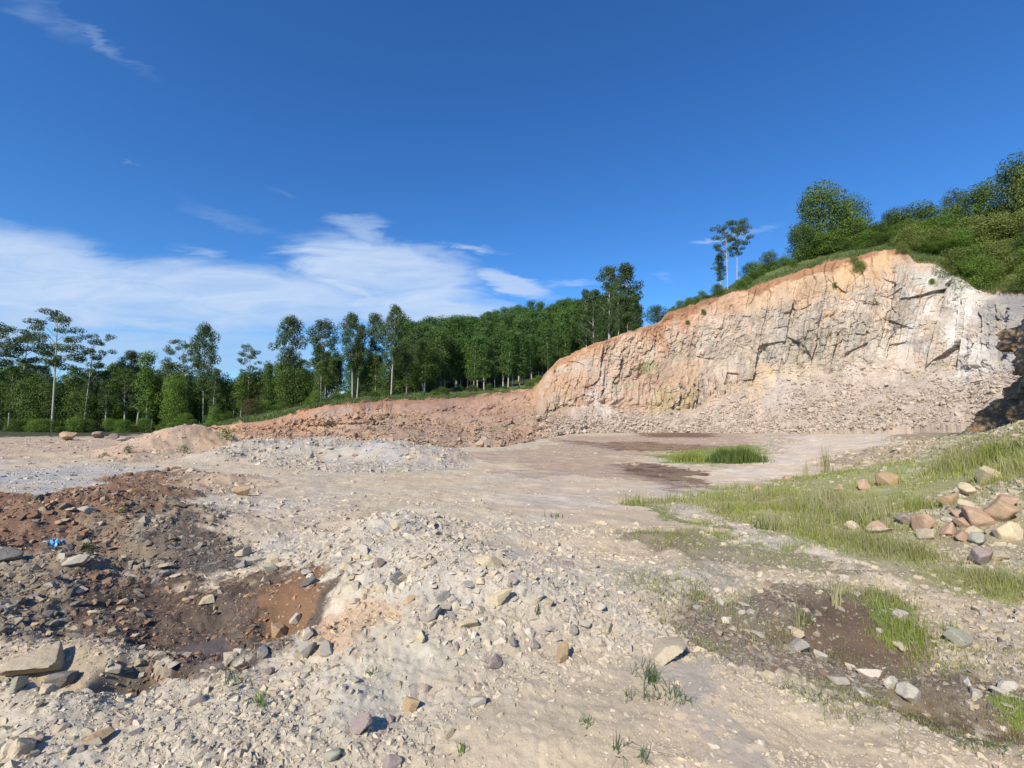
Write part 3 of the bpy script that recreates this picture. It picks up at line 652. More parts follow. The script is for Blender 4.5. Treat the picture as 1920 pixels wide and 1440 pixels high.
def rock_obj(kind, seed, col, x, y, z, size, rz=0., tilt=0., name='stone', asp=None, sink=.25):
    key = (kind, seed, asp, col)
    if key not in ROCKM:
        if kind == 'round': V, Fq = poly_rock(seed, 3, 15, .07, asp or (1, .8, .62), .05)
        elif kind == 'worn': V, Fq = poly_rock(seed, 4, 12, .045, asp or (1, .85, .75), .03, (.52, .95))
        elif kind == 'hewn': V, Fq = poly_rock(seed, 5, 10, .012, (1.1, .9, .72), .03, (.55, .95))
        elif kind == 'flat': V, Fq = poly_rock(seed, 4, 13, .03, (1, .8, .5), .03, (.6, .95))
        elif kind == 'slab': V, Fq = poly_rock(seed, 4, 9, .004, asp or (1.1, .8, .42), .012, (.45, .95))
        else: V, Fq = poly_rock(seed, 4, 10, .004, asp or (1.05, .85, .8), .015, (.45, .9))
        V = V/max(np.ptp(V[:, 0]), np.ptp(V[:, 1]))
        me = newmesh(name, V, Fq, STONE[col], kind in ('round', 'worn')); ROCKM[key] = (me, float(-V[:, 2].min()), float(np.ptp(V[:, 2])))
    me, zb, hh = ROCKM[key]
    o = ob(name, me); o.location = (x, y, z+(zb-sink*hh)*size); o.scale = (size,)*3; o.rotation_euler = (tilt, tilt*.6, rz)
    return o
# small stones for the loose rubble: convex polyhedra
SMALL = []
for i in range(24):
    bm = bmesh.new(); r = random.Random(i)
    a = (1, r.uniform(.55, .95), r.uniform(.4, .8))
    for _ in range(r.randint(8, 12)):
        v = Vector((r.gauss(0, 1), r.gauss(0, 1), r.gauss(0, 1))); v.normalize(); m = max(abs(c) for c in v); v = v*(.5*(.55+.45/m*.8))
        bm.verts.new((v.x*a[0], v.y*a[1], v.z*a[2]))
    res = bmesh.ops.convex_hull(bm, input=bm.verts)
    bmesh.ops.delete(bm, geom=list({e for e in res['geom_interior'] if isinstance(e, bmesh.types.BMVert)}), context='VERTS')
    bmesh.ops.triangulate(bm, faces=bm.faces); bm.normal_update(); bm.verts.index_update()
    SMALL.append((np.array([v.co[:] for v in bm.verts]), np.array([[v.index for v in f.verts] for f in bm.faces]))); bm.free()
STC = {'grey': (.42, .36, .285), 'pale': (.53, .455, .35), 'tan': (.47, .385, .27), 'yellow': (.54, .43, .27), 'purple': (.37, .29, .235), 'dark': (.19, .16, .13), 'red': (.40, .23, .14),
       'orange': (.52, .31, .16), 'blue': (.33, .295, .25), 'brown': (.29, .165, .095), 'green': (.30, .30, .22)}
def rotmats(n, tilt):
    a = rng.uniform(0, 2*np.pi, n); b = rng.normal(0, tilt, n); c = rng.normal(0, tilt, n)
    ca, sa, cb, sb, cc, s_ = np.cos(a), np.sin(a), np.cos(b), np.sin(b), np.cos(c), np.sin(c)
    Z = np.zeros(n); O = np.ones(n)
    Rz = np.stack([ca, -sa, Z, sa, ca, Z, Z, Z, O], 1).reshape(-1, 3, 3); Rx = np.stack([O, Z, Z, Z, cb, -sb, Z, sb, cb], 1).reshape(-1, 3, 3)
    Ry = np.stack([cc, Z, s_, Z, O, Z, -s_, Z, cc], 1).reshape(-1, 3, 3)
    return Rz@Rx@Ry
def scatter_mesh(name, pos, size, cols, tilt=.5, mat_=M_RUB):
    n = len(pos); kind = rng.integers(0, len(SMALL), n); RM = rotmats(n, tilt)
    Vs, Fs, Cs = [], [], []; off = 0
    for k, (V, Fq) in enumerate(SMALL):
        idx = np.nonzero(kind == k)[0]
        if not len(idx): continue
        W = np.einsum('nij,vj->nvi', RM[idx], V)*size[idx, None, None]+pos[idx, None, :]
        Vs.append(W.reshape(-1, 3)); Fs.append((Fq[None]+off+(np.arange(len(idx))*len(V))[:, None, None]).reshape(-1, 3)); off += len(idx)*len(V)
        Cs.append(np.repeat(cols[idx], len(V), 0))
    return ob(name, newmesh(name, np.concatenate(Vs), np.concatenate(Fs), mat_, False, np.concatenate(Cs)))
def pick_cols(pal):
    cols = np.zeros((len(pal), 3)); 
    for k, nm in enumerate(PALN):
        idx = np.nonzero(pal == k)[0]
        if len(idx): cols[idx] = np.array([STC[c] for c in PAL[nm]])[rng.integers(0, len(PAL[nm]), len(idx))]
    return cols*rng.uniform(.82, 1.15, (len(pal), 1))
def samples(n, vlo, vhi, lo=-900, hi=2800, frac=.7):
    u = rng.uniform(lo, hi, n); v = np.where(rng.random(n) < frac, rng.uniform(vlo, vhi, n), 775+(vlo-775)*((vhi-775)/(vlo-775))**rng.random(n))
    az = np.arctan((u-960)/F); zg = np.full(n, -.3)
    for _ in range(6):     # settle onto the ground
        a, b, c = raydir(u, v); k = (zg-CAM_Z)/np.minimum(c, -1e-3); x, y = a*k, b*k; zg = .5*zg+.5*hbase(x, y)
    return x, y
def build_rubble():
    x, y = samples(700000, 822, 1600)
    r = np.hypot(x, y); ok = (y > 1.2) & (r < 75); x, y, r = x[ok], y[ok], r[ok]
    col, wet, st, gr, ruf, pal = zfields(x, y)
    clump = np.clip(.66+.5*fbm(x*1.3, y*1.3, 4, 131, .6), .22, 1.2)
    keep = rng.random(len(x)) < st*clump; x, y, r, pal, c0, st = x[keep], y[keep], r[keep], pal[keep], col[keep], st[keep]
    n = len(x); px = np.minimum(2.05*(rng.random(n)**(-1/1.85)), np.where(r < 4, 22, 18)); px = px*(.62+.5*np.minimum(st, 1.1)); px = np.where(r > 18, np.maximum(px, 3.4), px); px = np.where((st > 1.1), px*1.18, px)
    size = np.clip(px*r/F, .008, np.where(r < 20, .26, .5))
    cols = pick_cols(pal); f = rng.uniform(.15, .65, (n, 1)); cols = cols*(1-f)+c0*1.08*f
    z = H(x, y)-size*.10
    tag(scatter_mesh('rubble', np.stack([x, y, z], 1), size, cols), kind='stuff')['label'] = 'loose angular rubble and gravel strewn over the quarry floor'
    # talus under the wall
    n = 42000
    u = np.concatenate([rng.uniform(1020, 1990, n), rng.uniform(690, 1060, 9000), rng.uniform(440, 700, 3500)]); t = np.abs(rng.normal(.05, .20, len(u)))
    t[n:] = rng.uniform(0, .75, len(t)-n)
    k = (t < .47) | ((u < 1000) & (t < .7)); u, t = u[k], t[k]
    s = fbm(u*.02, t*14, 3, 141); k = rng.random(len(u)) < np.clip(.55+.8*s, .05, 1); u, t = u[k], t[k]
    p = wallsurf(u, t)+rng.normal(0, .12, (len(u), 3)); n = len(u)
    size = np.clip(.17*(rng.random(n)**(-1/2.2)), .15, 1.0)
    c = np.array([(.45, .37, .29), (.51, .435, .345), (.38, .31, .245), (.47, .37, .26)])[rng.integers(0, 4, n)]*rng.uniform(.8, 1.12, (n, 1))
    c = c*.6+.4*wallcol(u, t, np.zeros(n))
    c[u < 1000] *= np.array([.88, .78, .70])
    tag(scatter_mesh('talus', p, size, c, .6), kind='stuff')['label'] = 'broken rock spilled at the foot of the quarry wall'
build_rubble()

# individually placed stones: (u, v, width px, kind, colour, seed, label)
NAMED = [
 (118, 826, 38, 'flat', 'brown', 8, 'largest brown boulder at the far left, tan on its left half, before the forest'),
 (180, 822, 26, 'flat', 'purple', 5, 'rounded grey-brown boulder second from the left on the far flat ground'),
 (208, 824, 16, 'worn', 'purple', 6, 'smallest of the four far boulders near the forest edge'),
 (235, 828, 28, 'slab', 'purple', 7, 'low flat grey boulder, rightmost of the four before the forest'),
 (58, 1270, 90, 'hewn', 'tan', 52, 'large flat-sided tan rock at the left edge of the foreground casting a black shadow'),
 (0, 1055, 40, 'block', 'dark', 14, 'dark blocky stone at the left picture edge on the red earth mound'),
 (30, 1425, 56, 'block', 'tan', 15, 'cream blocky stone in the bottom left corner'),
 (112, 1296, 46, 'block', 'dark', 80, 'dark shaded stone just below the large rock at the left edge'),
 (22, 1318, 44, 'block', 'green', 81, 'greenish stone under the large rock at the left edge'),
 (78, 1322, 36, 'block', 'tan', 82, 'cream stone between darker ones below the large rock at the left'),
 (150, 1318, 30, 'slab', 'pale', 83, 'pale flat stone right of the dark shaded one, left foreground'),
 (172, 1400, 42, 'block', 'brown', 16, 'olive-brown wedge-shaped stone near the bottom left corner'),
 (620, 1420, 36, 'round', 'green', 17, 'smooth grey egg-shaped stone standing at the bottom edge'),
 (770, 1318, 34, 'block', 'brown', 18, 'brown diamond-shaped stone on sandy gravel, below the rubble heap'),
 (930, 1252, 36, 'block', 'purple', 19, 'purplish hexagonal stone lying on sand below the gravel heap'),
 (672, 1368, 44, 'block', 'purple', 20, 'pinkish grey stone with an upright edge in the lower foreground'),
 (1058, 1238, 36, 'block', 'brown', 21, 'tan and brown wedge of rock at the right foot of the gravel heap'),
 (902, 1328, 30, 'block', 'grey', 22, 'grey pointed stone on the sandy foreground right of the brown one'),
 (665, 1284, 16, 'block', 'blue', 23, 'small white-blue cube-shaped chip with a dark shadow'),
 (730, 1432, 34, 'block', 'purple', 24, 'purplish stone cut by the bottom edge of the picture'),
 (355, 1328, 34, 'block', 'grey', 25, 'grey stone with a dark facet left of the weed tuft'),
 (520, 1195, 34, 'block', 'brown', 26, 'brown leaning stone in the small white heap beside the mud'),
 (552, 1172, 22, 'block', 'pale', 27, 'white stone on top of the small heap beside the mud'),
 (575, 1196, 22, 'block', 'grey', 28, 'grey stone at the right of the small heap beside the mud'),
 (455, 1228, 34, 'slab', 'pale', 29, 'pale flat stone at the edge above the mud hollow'),
 (570, 1228, 36, 'block', 'grey', 30, 'grey square block on the lip below the orange gravel'),
 (612, 1228, 34, 'block', 'grey', 31, 'grey block beside its neighbour on the lip below the orange gravel'),
 (385, 1138, 36, 'slab', 'yellow', 32, 'long yellow stone lying in the brown mud'),
 (346, 1135, 18, 'round', 'orange', 33, 'small rounded orange stone left of the long yellow one in the mud'),
 (303, 1072, 26, 'slab', 'yellow', 34, 'flat cream-yellow stone among dark wet rocks'),
 (326, 1092, 24, 'slab', 'grey', 35, 'square grey stone below the flat cream-yellow one'),
 (455, 1038, 30, 'block', 'tan', 36, 'tan domed stone above the damp gravel at centre left'),
 (448, 1066, 24, 'block', 'blue', 37, 'small white and blue-grey stone below the tan domed one'),
 (508, 1062, 26, 'block', 'tan', 38, 'tan upright stone at the left end of the light rubble'),
 (505, 1082, 26, 'block', 'green', 39, 'olive leaning slab at the left end of the light rubble'),
 (450, 932, 30, 'block', 'brown', 40, 'red-brown clod of earth standing alone right of the red mound'),
 (158, 968, 26, 'slab', 'grey', 41, 'grey slab half buried in the red mound'),
 (130, 1060, 42, 'slab', 'grey', 42, 'flat grey ledge stone beside the dark hollow on the left'),
 (580, 1108, 26, 'block', 'dark', 43, 'dark rounded block at the top edge of the orange mud'),
 (648, 1074, 24, 'slab', 'yellow', 44, 'yellow brick-like stone in the left part of the gravel heap'),
 (746, 1100, 26, 'block', 'dark', 45, 'dark upright slab leaning in the middle of the gravel heap'),
 (766, 1135, 20, 'block', 'orange', 46, 'orange stone in the lower middle of the gravel heap'),
 (800, 1078, 34, 'slab', 'tan', 47, 'tan slab near the centre of the gravel heap'),
 (920, 1068, 52, 'slab', 'yellow', 48, 'broad yellowish slab on the right shoulder of the gravel heap'),
 (935, 1128, 40, 'slab', 'yellow', 49, 'long pale yellow slab pointing down the right side of the heap'),
 (898, 1100, 30, 'slab', 'yellow', 50, 'jagged yellow slab between the two larger yellow slabs'),
 (812, 1172, 28, 'block', 'blue', 51, 'blue-grey cube at the lower part of the gravel heap'),
 (880, 1180, 36, 'block', 'yellow', 52, 'yellow wedge on the lower right of the gravel heap'),
 (962, 1210, 22, 'block', 'dark', 53, 'small dark propped stone below the gravel heap'),
 (808, 984, 30, 'slab', 'tan', 54, 'flat tan stone crowning the gravel heap'),
 (770, 1012, 26, 'slab', 'pale', 55, 'pale stone beside the black hole near the top of the heap'),
 (1662, 1000, 48, 'slab', 'tan', 56, 'flattened tan boulder half hidden in tall grass'),
 (1258, 1240, 74, 'slab', 'tan', 57, 'wide flat slab lying at the edge of the sandy track'),
 (1612, 1118, 22, 'slab', 'pale', 58, 'small bright flat stone above the wet patch'),
 (1838, 1142, 26, 'round', 'tan', 59, 'rounded cream stone at the lower edge of the grass'),
 (1415, 1150, 22, 'block', 'blue', 60, 'blue-grey stone with black shadow left of the wet patch'),
 (1504, 1220, 34, 'block', 'blue', 61, 'split grey stone in the damp weedy ground'),
 (1545, 1238, 24, 'block', 'pale', 62, 'white stone just right of the split grey one'),
 (1680, 1296, 30, 'block', 'pale', 73, 'white upright stone at the edge of the sandy track'),
 (1716, 1320, 40, 'worn', 'pale', 72, 'biggest white stone of the row bordering the sandy track'),
 (1618, 1310, 26, 'block', 'pale', 65, 'white stone left of the tall pair bordering the track'),
 (1580, 1284, 34, 'block', 'grey', 66, 'grey upright block in the row bordering the track'),
 (1640, 1264, 38, 'slab', 'pale', 67, 'long pale slab in the dark weedy ground'),
 (1800, 1206, 44, 'block', 'green', 68, 'grey half-buried rock with a soft outline on the right'),
 (1895, 1290, 36, 'block', 'pale', 69, 'pale stone near the right edge above the track'),
 (1690, 1215, 30, 'slab', 'tan', 70, 'tan slab above the white stone row'),
 (1342, 1348, 22, 'slab', 'pale', 71, 'whitish chip lying on the sandy track'),
 (1858, 902, 34, 'block', 'yellow', 72, 'yellowish broken rock above the boulder pile'),
]
NAMED[-2] = (1340, 1418, 24, 'slab', 'pale', 71, 'whitish chip lying on the sandy track')
BOULD = [(1893, 948, 44, 'red', 'top reddish boulder of the pile at the right edge'), (1868, 956, 30, 'blue', 'blue-grey stone wedged left of the top reddish boulder'), (1893, 972, 50, 'orange', 'flat orange boulder under the top one'),
 (1840, 980, 50, 'red', 'broad red-brown boulder in the middle of the pile'), (1805, 965, 26, 'red', 'upright reddish boulder left of the broad one'), (1818, 952, 22, 'tan', 'small tan boulder behind the upright one'),
 (1806, 982, 26, 'red', 'reddish block below the upright boulder'), (1905, 995, 26, 'green', 'grey-green round boulder at the right edge'), (1900, 1010, 36, 'yellow', 'yellowish angular boulder low at the right edge'),
 (1780, 975, 18, 'pale', 'small pale stone with dark side at the left of the pile'), (1788, 1000, 34, 'red', 'reddish slab at the lower left of the pile'), (1815, 1012, 30, 'red', 'pink pointed boulder at the front of the pile'),
 (1842, 1018, 34, 'green', 'grey-green dome-shaped boulder at the front of the pile'), (1850, 1052, 42, 'purple', 'pinkish boulder sitting alone in front of the pile'), (1880, 1046, 28, 'tan', 'tan stone right of the lone pinkish boulder'),
 (1742, 1008, 36, 'tan', 'rounded tan boulder left of the pile'), (1738, 990, 38, 'red', 'cracked reddish boulder behind the tan one left of the pile'), (1698, 980, 32, 'purple', 'brown boulder half sunk in the grass'),
 (1650, 992, 30, 'red', 'reddish boulder in the grass, first left of the brown one'), (1602, 990, 20, 'tan', 'small block-like tan stone in the grass'), (1882, 1082, 14, 'orange', 'tiny orange stone in the grass below the pile'),
 (1424, 920, 18, 'orange', 'small orange stone in the middle of the meadow'), (1478, 895, 16, 'red', 'reddish stone at the far edge of the meadow'), (1578, 915, 16, 'red', 'small red stone left of a larger one in high grass'),
 (1623, 912, 24, 'red', 'larger red stone in high grass'), (1672, 905, 40, 'brown', 'dark reddish flat rock in high grass near the slope'), (1825, 925, 40, 'yellow', 'broken yellowish rock behind the boulder pile'),
 (1786, 945, 30, 'brown', 'dark brown rock between the grass and the slope'), (1868, 1000, 20, 'tan', 'small tan stone inside the boulder pile'), (1830, 998, 24, 'tan', 'low tan slab in the boulder pile')]
REGION = {}
def place(u, v, px, kind, col, seed, label, cat='rock', name='stone', sink=.2, lift=0, group=None):
    x, y, z = on_ground(u, v); s = px/F*y/math.cos(0)*1.06
    if kind == 'block' and col == 'yellow': pass
    o = rock_obj(kind, seed, col, x, y+s*.2, GZ(x, y+s*.2)+lift, s, rz=random.uniform(0, 6.28) if s < .5 else (seed*37 % 100)/16., tilt=random.uniform(-.15, .15), name=name, sink=sink)
    return tag(o, label, cat, group)
for u, v, px, kind, col, seed, lab in NAMED:
    place(u, v, px, kind, col, seed, lab, 'boulder' if v < 840 or px > 90 else 'stone', 'boulder' if v < 840 or px > 90 else 'stone', sink=.1 if v < 840 else (.34 if px > 90 else .2))
for i, (u, v, px, col, lab) in enumerate(BOULD):
    place(u, v+4, px*1.08, 'worn', col, 200+i % 11, lab, 'boulder', 'boulder', sink=.26)
# the rest of the larger stones: shared labels where nothing tells them apart
AUTO = [([(520, 1040), (760, 985), (900, 1010), (1080, 1060), (1200, 1180), (1100, 1230), (780, 1225), (760, 1140), (560, 1095)], 100, (12, 28), 'light', 'angular grey to cream stone in the large rubble heap of the foreground', 'stones of the foreground rubble heap'),
        ([(20, 1310), (300, 1310), (560, 1250), (1000, 1260), (850, 1400), (600, 1430), (30, 1430)], 40, (12, 22), 'mix', 'stone set in sandy gravel along the bottom of the picture', 'stones in the foreground gravel'),
        ([(10, 960), (250, 900), (300, 960), (200, 1040), (20, 1040)], 20, (10, 20), 'redm', 'brown stone or clod on the red earth mound', 'clods and stones on the red mound'),
        ([(20, 1090), (180, 1080), (330, 1060), (440, 1090), (250, 1130), (180, 1190), (20, 1180)], 26, (13, 26), 'damp', 'dark damp rock around the left hollow', 'dark rocks around the hollow'),
        ([(1150, 1120), (1300, 1080), (1700, 1120), (1900, 1200), (1900, 1360), (1650, 1300), (1450, 1270), (1280, 1220)], 42, (12, 26), 'mix', 'grey flat-sided stone in the weedy damp ground on the right', 'stones in the weedy damp ground'),
        ([(470, 850), (540, 828), (700, 822), (840, 858), (700, 880), (560, 876)], 36, (7, 13), 'light', 'pale block on the gravel bank beyond the dirt road', 'blocks on the gravel bank')]
AUTO.append(([(190, 1200), (240, 1192), (330, 1240), (480, 1228), (660, 1225), (660, 1262), (420, 1262), (300, 1300), (200, 1290)], 22, (14, 30), 'mix', 'broken stone on the crumbling lip below the mud hollow', 'stones on the lip of the hollow'))
AUTO.append(([(640, 1090), (700, 1090), (760, 1180), (740, 1230), (650, 1235), (680, 1160)], 16, (10, 20), 'orange', 'buff stone between the orange mud and the rubble heap', 'buff stones beside the orange mud'))
def inpoly(u, v, pg):
    c = False
    for i in range(len(pg)):
        x1, y1 = pg[i]; x2, y2 = pg[(i+1) % len(pg)]
        if (y1 > v) != (y2 > v) and u < x1+(v-y1)*(x2-x1)/(y2-y1): c = not c
    return c
for pg, n, (lo, hi), pal, lab, grp in AUTO:
    us = [p[0] for p in pg]; vs = [p[1] for p in pg]; k = 0
    while k < n:
        u, v = random.uniform(min(us), max(us)), random.uniform(min(vs), max(vs))
        if not inpoly(u, v, pg): continue
        px = lo+(hi-lo)*random.random()**2
        place(u, v, px, random.choice(['block', 'block', 'slab']), random.choice(PAL[pal]), 300+random.randint(0, 6), lab, 'stone', 'stone', sink=.3, group=grp); k += 1

# ------------------------------------------------------------------ rock spur at the right edge of the picture
def build_spur():
    nx, nz = 260, 170
    th = np.linspace(0, 2*np.pi, nx, endpoint=False); hh = np.linspace(0, 1, nz)
    TH, HH = np.meshgrid(th, hh); a = TH.ravel(); h = HH.ravel(); top = 8.2
    z = h*(top+1.2)-1.0
    prof = np.sqrt(np.clip(1-(h*1.0)**3.2, 0, 1))*(1-.28*h)
    s = a*7.; sk = s+.35*z
    f1, f2, r1, r2, r3, ox, oy = voro(sk/2.6, z/3.4, 401); g1, g2, q1, q2, q3, ox2, oy2 = voro(sk/1.0, z/1.3, 402); k1, k2, w1, w2, w3, ox3, oy3 = voro(sk/.4, z/.5, 409)
    d = 1.5*(r1-.5)+1.1*(r2-.5)*ox*1.8+.8*(q1-.5)+.9*(q2-.5)*ox2+.25*(w1-.5)+.2*(w2-.5)*oy3+.9*vn(np.cos(a)*1.4, np.sin(a)*1.4, z*.3, 403)+.15*fbm(s*2, z*2, 3, 404)
    d = d*sstep(1-h, 0, .15)
    x = 29.4+np.cos(a)*(7.6*prof+d)+.16*z; y = 20.5+np.sin(a)*(4.8*prof+d)+.1*z
    V = np.stack([x, y, z+.1*fbm(x*2, y*2, 2, 407)], 1)
    i = np.arange(nz*nx).reshape(nz, nx); j = np.roll(i, -1, 1)
    Fq = np.stack([i[:-1], j[:-1], j[1:], i[1:]], -1).reshape(-1, 4)
    w = fbm(s*.5, z*.6, 4, 405)[:, None]; col = np.array((.36, .24, .14))*(1+.25*w)
    pt = sstep(fbm(s*.4, z*.5, 4, 406), .1, .5)[:, None]*.6; col = col*(1-pt)+pt*np.array((.20, .15, .10))
    gz = sstep(h, .80, .92)[:, None]; col = col*(1-gz)+gz*np.array((.12, .15, .05))
    o = ob('rock_spur', newmesh('rock_spur', V, Fq, M_WALL, False, col)); o['kind'] = 'structure'
build_spur()

# ------------------------------------------------------------------ trees
def tube(pts, rads, nseg=7):
    pts = [Vector(p) for p in pts]; V = []; Fq = []
    for i, p in enumerate(pts):
        d = (pts[min(i+1, len(pts)-1)]-pts[max(i-1, 0)]).normalized(); s = d.cross(Vector((0.3, 1, .1))).normalized(); t = d.cross(s)
        for k in range(nseg):
            a = 2*math.pi*k/nseg; V.append(p+(s*math.cos(a)+t*math.sin(a))*rads[i])
    for i in range(len(pts)-1):
        for k in range(nseg):
            q = (k+1) % nseg; Fq.append((i*nseg+k, i*nseg+q, (i+1)*nseg+q, (i+1)*nseg+k))
    return [tuple(v) for v in V], Fq
def merge(parts):
    V, Fq = [], []
    for v, f in parts:
        o = len(V); V += v; Fq += [tuple(i+o for i in q) for q in f]
    return V, Fq
def leaves(clumps, leaf, per, rs, flat=1., droop=.0):
    """clumps (x,y,z,rx,rz) -> many leaf-sized quads spread through each clump's shell"""
    vs = []
    for cx, cy, cz, rx, rz in clumps:
        n = max(8, int(1.15*per*(rx*rx*4/1.0+rx*rz*4)/2)); d = rs.normal(size=(n, 3)); d /= np.linalg.norm(d, axis=1)[:, None]
        rad = rs.uniform(.45, 1.04, n)**.6
        lump = 1+.22*vn(d[:, 0]*2.2+cx*3, d[:, 1]*2.2+cy*3, d[:, 2]*2.2+cz)
        c = np.stack([cx+d[:, 0]*rx*rad*lump, cy+d[:, 1]*rx*rad*lump, cz+d[:, 2]*rz*rad*lump], 1)
        nn = d*1.25+rs.normal(size=(n, 3))*.55; nn[:, 2] += .35; nn /= np.linalg.norm(nn, axis=1)[:, None]
        t = np.cross(nn, rs.normal(size=(n, 3))); t /= np.linalg.norm(t, axis=1)[:, None]; b = np.cross(nn, t)
        s = leaf*rs.uniform(.6, 1.35, (n, 1)); 
        q = np.stack([c-t*s*.5-b*s*.12, c-t*s*.05-b*s*.36, c+t*s*.5+b*s*.05, c+b*s*.34], 1)
        vs.append(q.reshape(-1, 3))
    V = np.concatenate(vs); return V, np.arange(len(V)).reshape(-1, 4)
def gum(seed, h, style):
    """tall eucalyptus; returns trunk mesh data and crown mesh data. style: umbrella, tall, plantation"""
    rs = np.random.default_rng(seed); r = random.Random(seed)
    bend = r.uniform(-.03, .03)*h; bend2 = r.uniform(-.03, .03)*h
    def tr(k): return (bend*k*k, bend2*k*k, h*k)
    br = .0095*h+.03
    parts = [tube([tr(k) for k in np.linspace(0, .96, 9)], [br*(1-.85*k)+.02 for k in np.linspace(0, 1, 9)], 8)]
    clumps = []
    if style == 'umbrella': lo, nb, rw = .52, 16, .24
    elif style == 'tall': lo, nb, rw = .36, 30, .21
    elif style == 'slim': lo, nb, rw = .30, 30, .14
    else: lo, nb, rw = .22, 26, .15
    for i in range(nb):
        k = lo+(.99-lo)*(i+.5)/nb; a = i*2.4+r.uniform(-.5, .5); f = (k-lo)/(1-lo)
        if style == 'umbrella': ext = rw*h*(.55+.5*math.sin(f*2.6))*r.uniform(.55, 1.1)
        elif style == 'tall': ext = rw*h*math.sin(.35+f*2.5)**.8*r.uniform(.35, 1.05)
        elif style == 'slim': ext = rw*h*math.sin(.5+f*2.4)*r.uniform(.3, 1.1)
        else: ext = rw*h*math.sin(.55+f*2.3)*r.uniform(.15, .8)*(1.1-.5*f)
        p0 = Vector(tr(max(k-.10, .1))); p2 = Vector(tr(k))+Vector((math.cos(a)*ext, math.sin(a)*ext, .01*h)); p1 = (p0+p2)/2+Vector((0, 0, .02*h))
        if style != 'plantation' or i % 3 == 0: parts.append(tube([p0, p1, p2], [br*.32*(1-f*.5), br*.2, .02], 4))
        sz = {'umbrella': .070, 'tall': .068, 'slim': .052, 'plantation': .080}[style]*h*r.uniform(.75, 1.25)
        clumps.append((p2.x, p2.y, p2.z, sz*1.15, sz*(.42 if style == 'umbrella' else .8)))
        if style != 'plantation':
            for q in range(2):
                b = a+r.uniform(-.9, .9); e = ext*r.uniform(.5, 1.05)
                clumps.append((tr(k)[0]+math.cos(b)*e, tr(k)[1]+math.sin(b)*e, p2.z+r.uniform(-.03, .03)*h, sz*.7, sz*(.38 if style == 'umbrella' else .55)))
    t = tr(.97); clumps.append((t[0], t[1], t[2], .07*h, .045*h))
    return merge(parts), leaves(clumps, {'plantation': .29, 'umbrella': .2}.get(style, .22), {'plantation': 26, 'umbrella': 52}.get(style, 42), rs)
def bushy(seed, h, w, leaf=.21, low=.08, per=32, ncl=38):
    rs = np.random.default_rng(seed); r = random.Random(seed); parts = [tube([(0, 0, 0), (r.uniform(-.1, .1)*h, 0, h*.4), (0, r.uniform(-.1, .1)*h, h*.8)], [.025*h+.02, .017*h+.01, .01], 6)]
    clumps = []
    for i in range(ncl):
        k = low+(1-low)*((i+.5)/ncl); a = i*2.4+r.uniform(-.4, .4); e = w*.5*math.sin(.5+k*2.35)**.7*r.uniform(.25, .9); sz = w*.17*r.uniform(.7, 1.35)
        p = (math.cos(a)*e, math.sin(a)*e, h*k*.93); clumps.append((*p, sz*1.1, sz*.85))
        if i % 2: parts.append(tube([(0, 0, h*k*.55), (p[0]*.5, p[1]*.5, h*k*.8), p], [.009*h+.01, .006*h+.006, .008], 4))
    return merge(parts), leaves(clumps, leaf, per, rs)
MESH = {}
def treemesh(key, fn, leafm, bark):
    if key not in MESH:
        (tv, tf), (lv, lf) = fn(); MESH[key] = (newmesh('trunk', tv, tf, bark, True), newmesh('crown', lv, lf, leafm))
    return MESH[key]
def tree(name, key, fn, leafm, bark, loc, scale, rz, label, cat, group=None, sxy=1.):
    tm, cm = treemesh((key, leafm.name, bark.name), fn, leafm, bark)
    e = bpy.data.objects.new(name, None); C.objects.link(e); e.location = loc; e.rotation_euler = (.035*math.sin(rz*7+loc[0]), .035*math.cos(rz*5+loc[1]), rz); e.scale = (scale*sxy, scale*sxy, scale)
    tag(e, label, cat, group)
    ob('trunk', tm, e); ob('crown', cm, e); return e
def gum_at(u, vtop, y, base, style, seed, label, group=None, leafm=None, bark=None, name='eucalyptus_tree', wide=1., cat='tree'):
    """base = world z of foot"""
    x, yy, zt = [float(q) for q in P(u, vtop, y)]; h = zt-base
    return tree(name, (style, seed), lambda: gum(seed, 16., style), leafm or L_GUM, bark or BARK, (x, yy, base-.15), h/15.6, random.uniform(0, 6.28), label, cat, group, wide)
def floorz(u, y):
    """height of the land at bearing u and distance y (behind the rim or on the floor)"""
    x = (u-960)/F*y
    if u < 330: return GZ(x, y)
    i = np.searchsorted(HU, u)-1; best = None
    ts = np.linspace(0, 1, 120); p = hillpt(np.full(120, float(u)), ts); k = np.argmin(abs(p[:, 1]-y)); return float(p[k, 2])

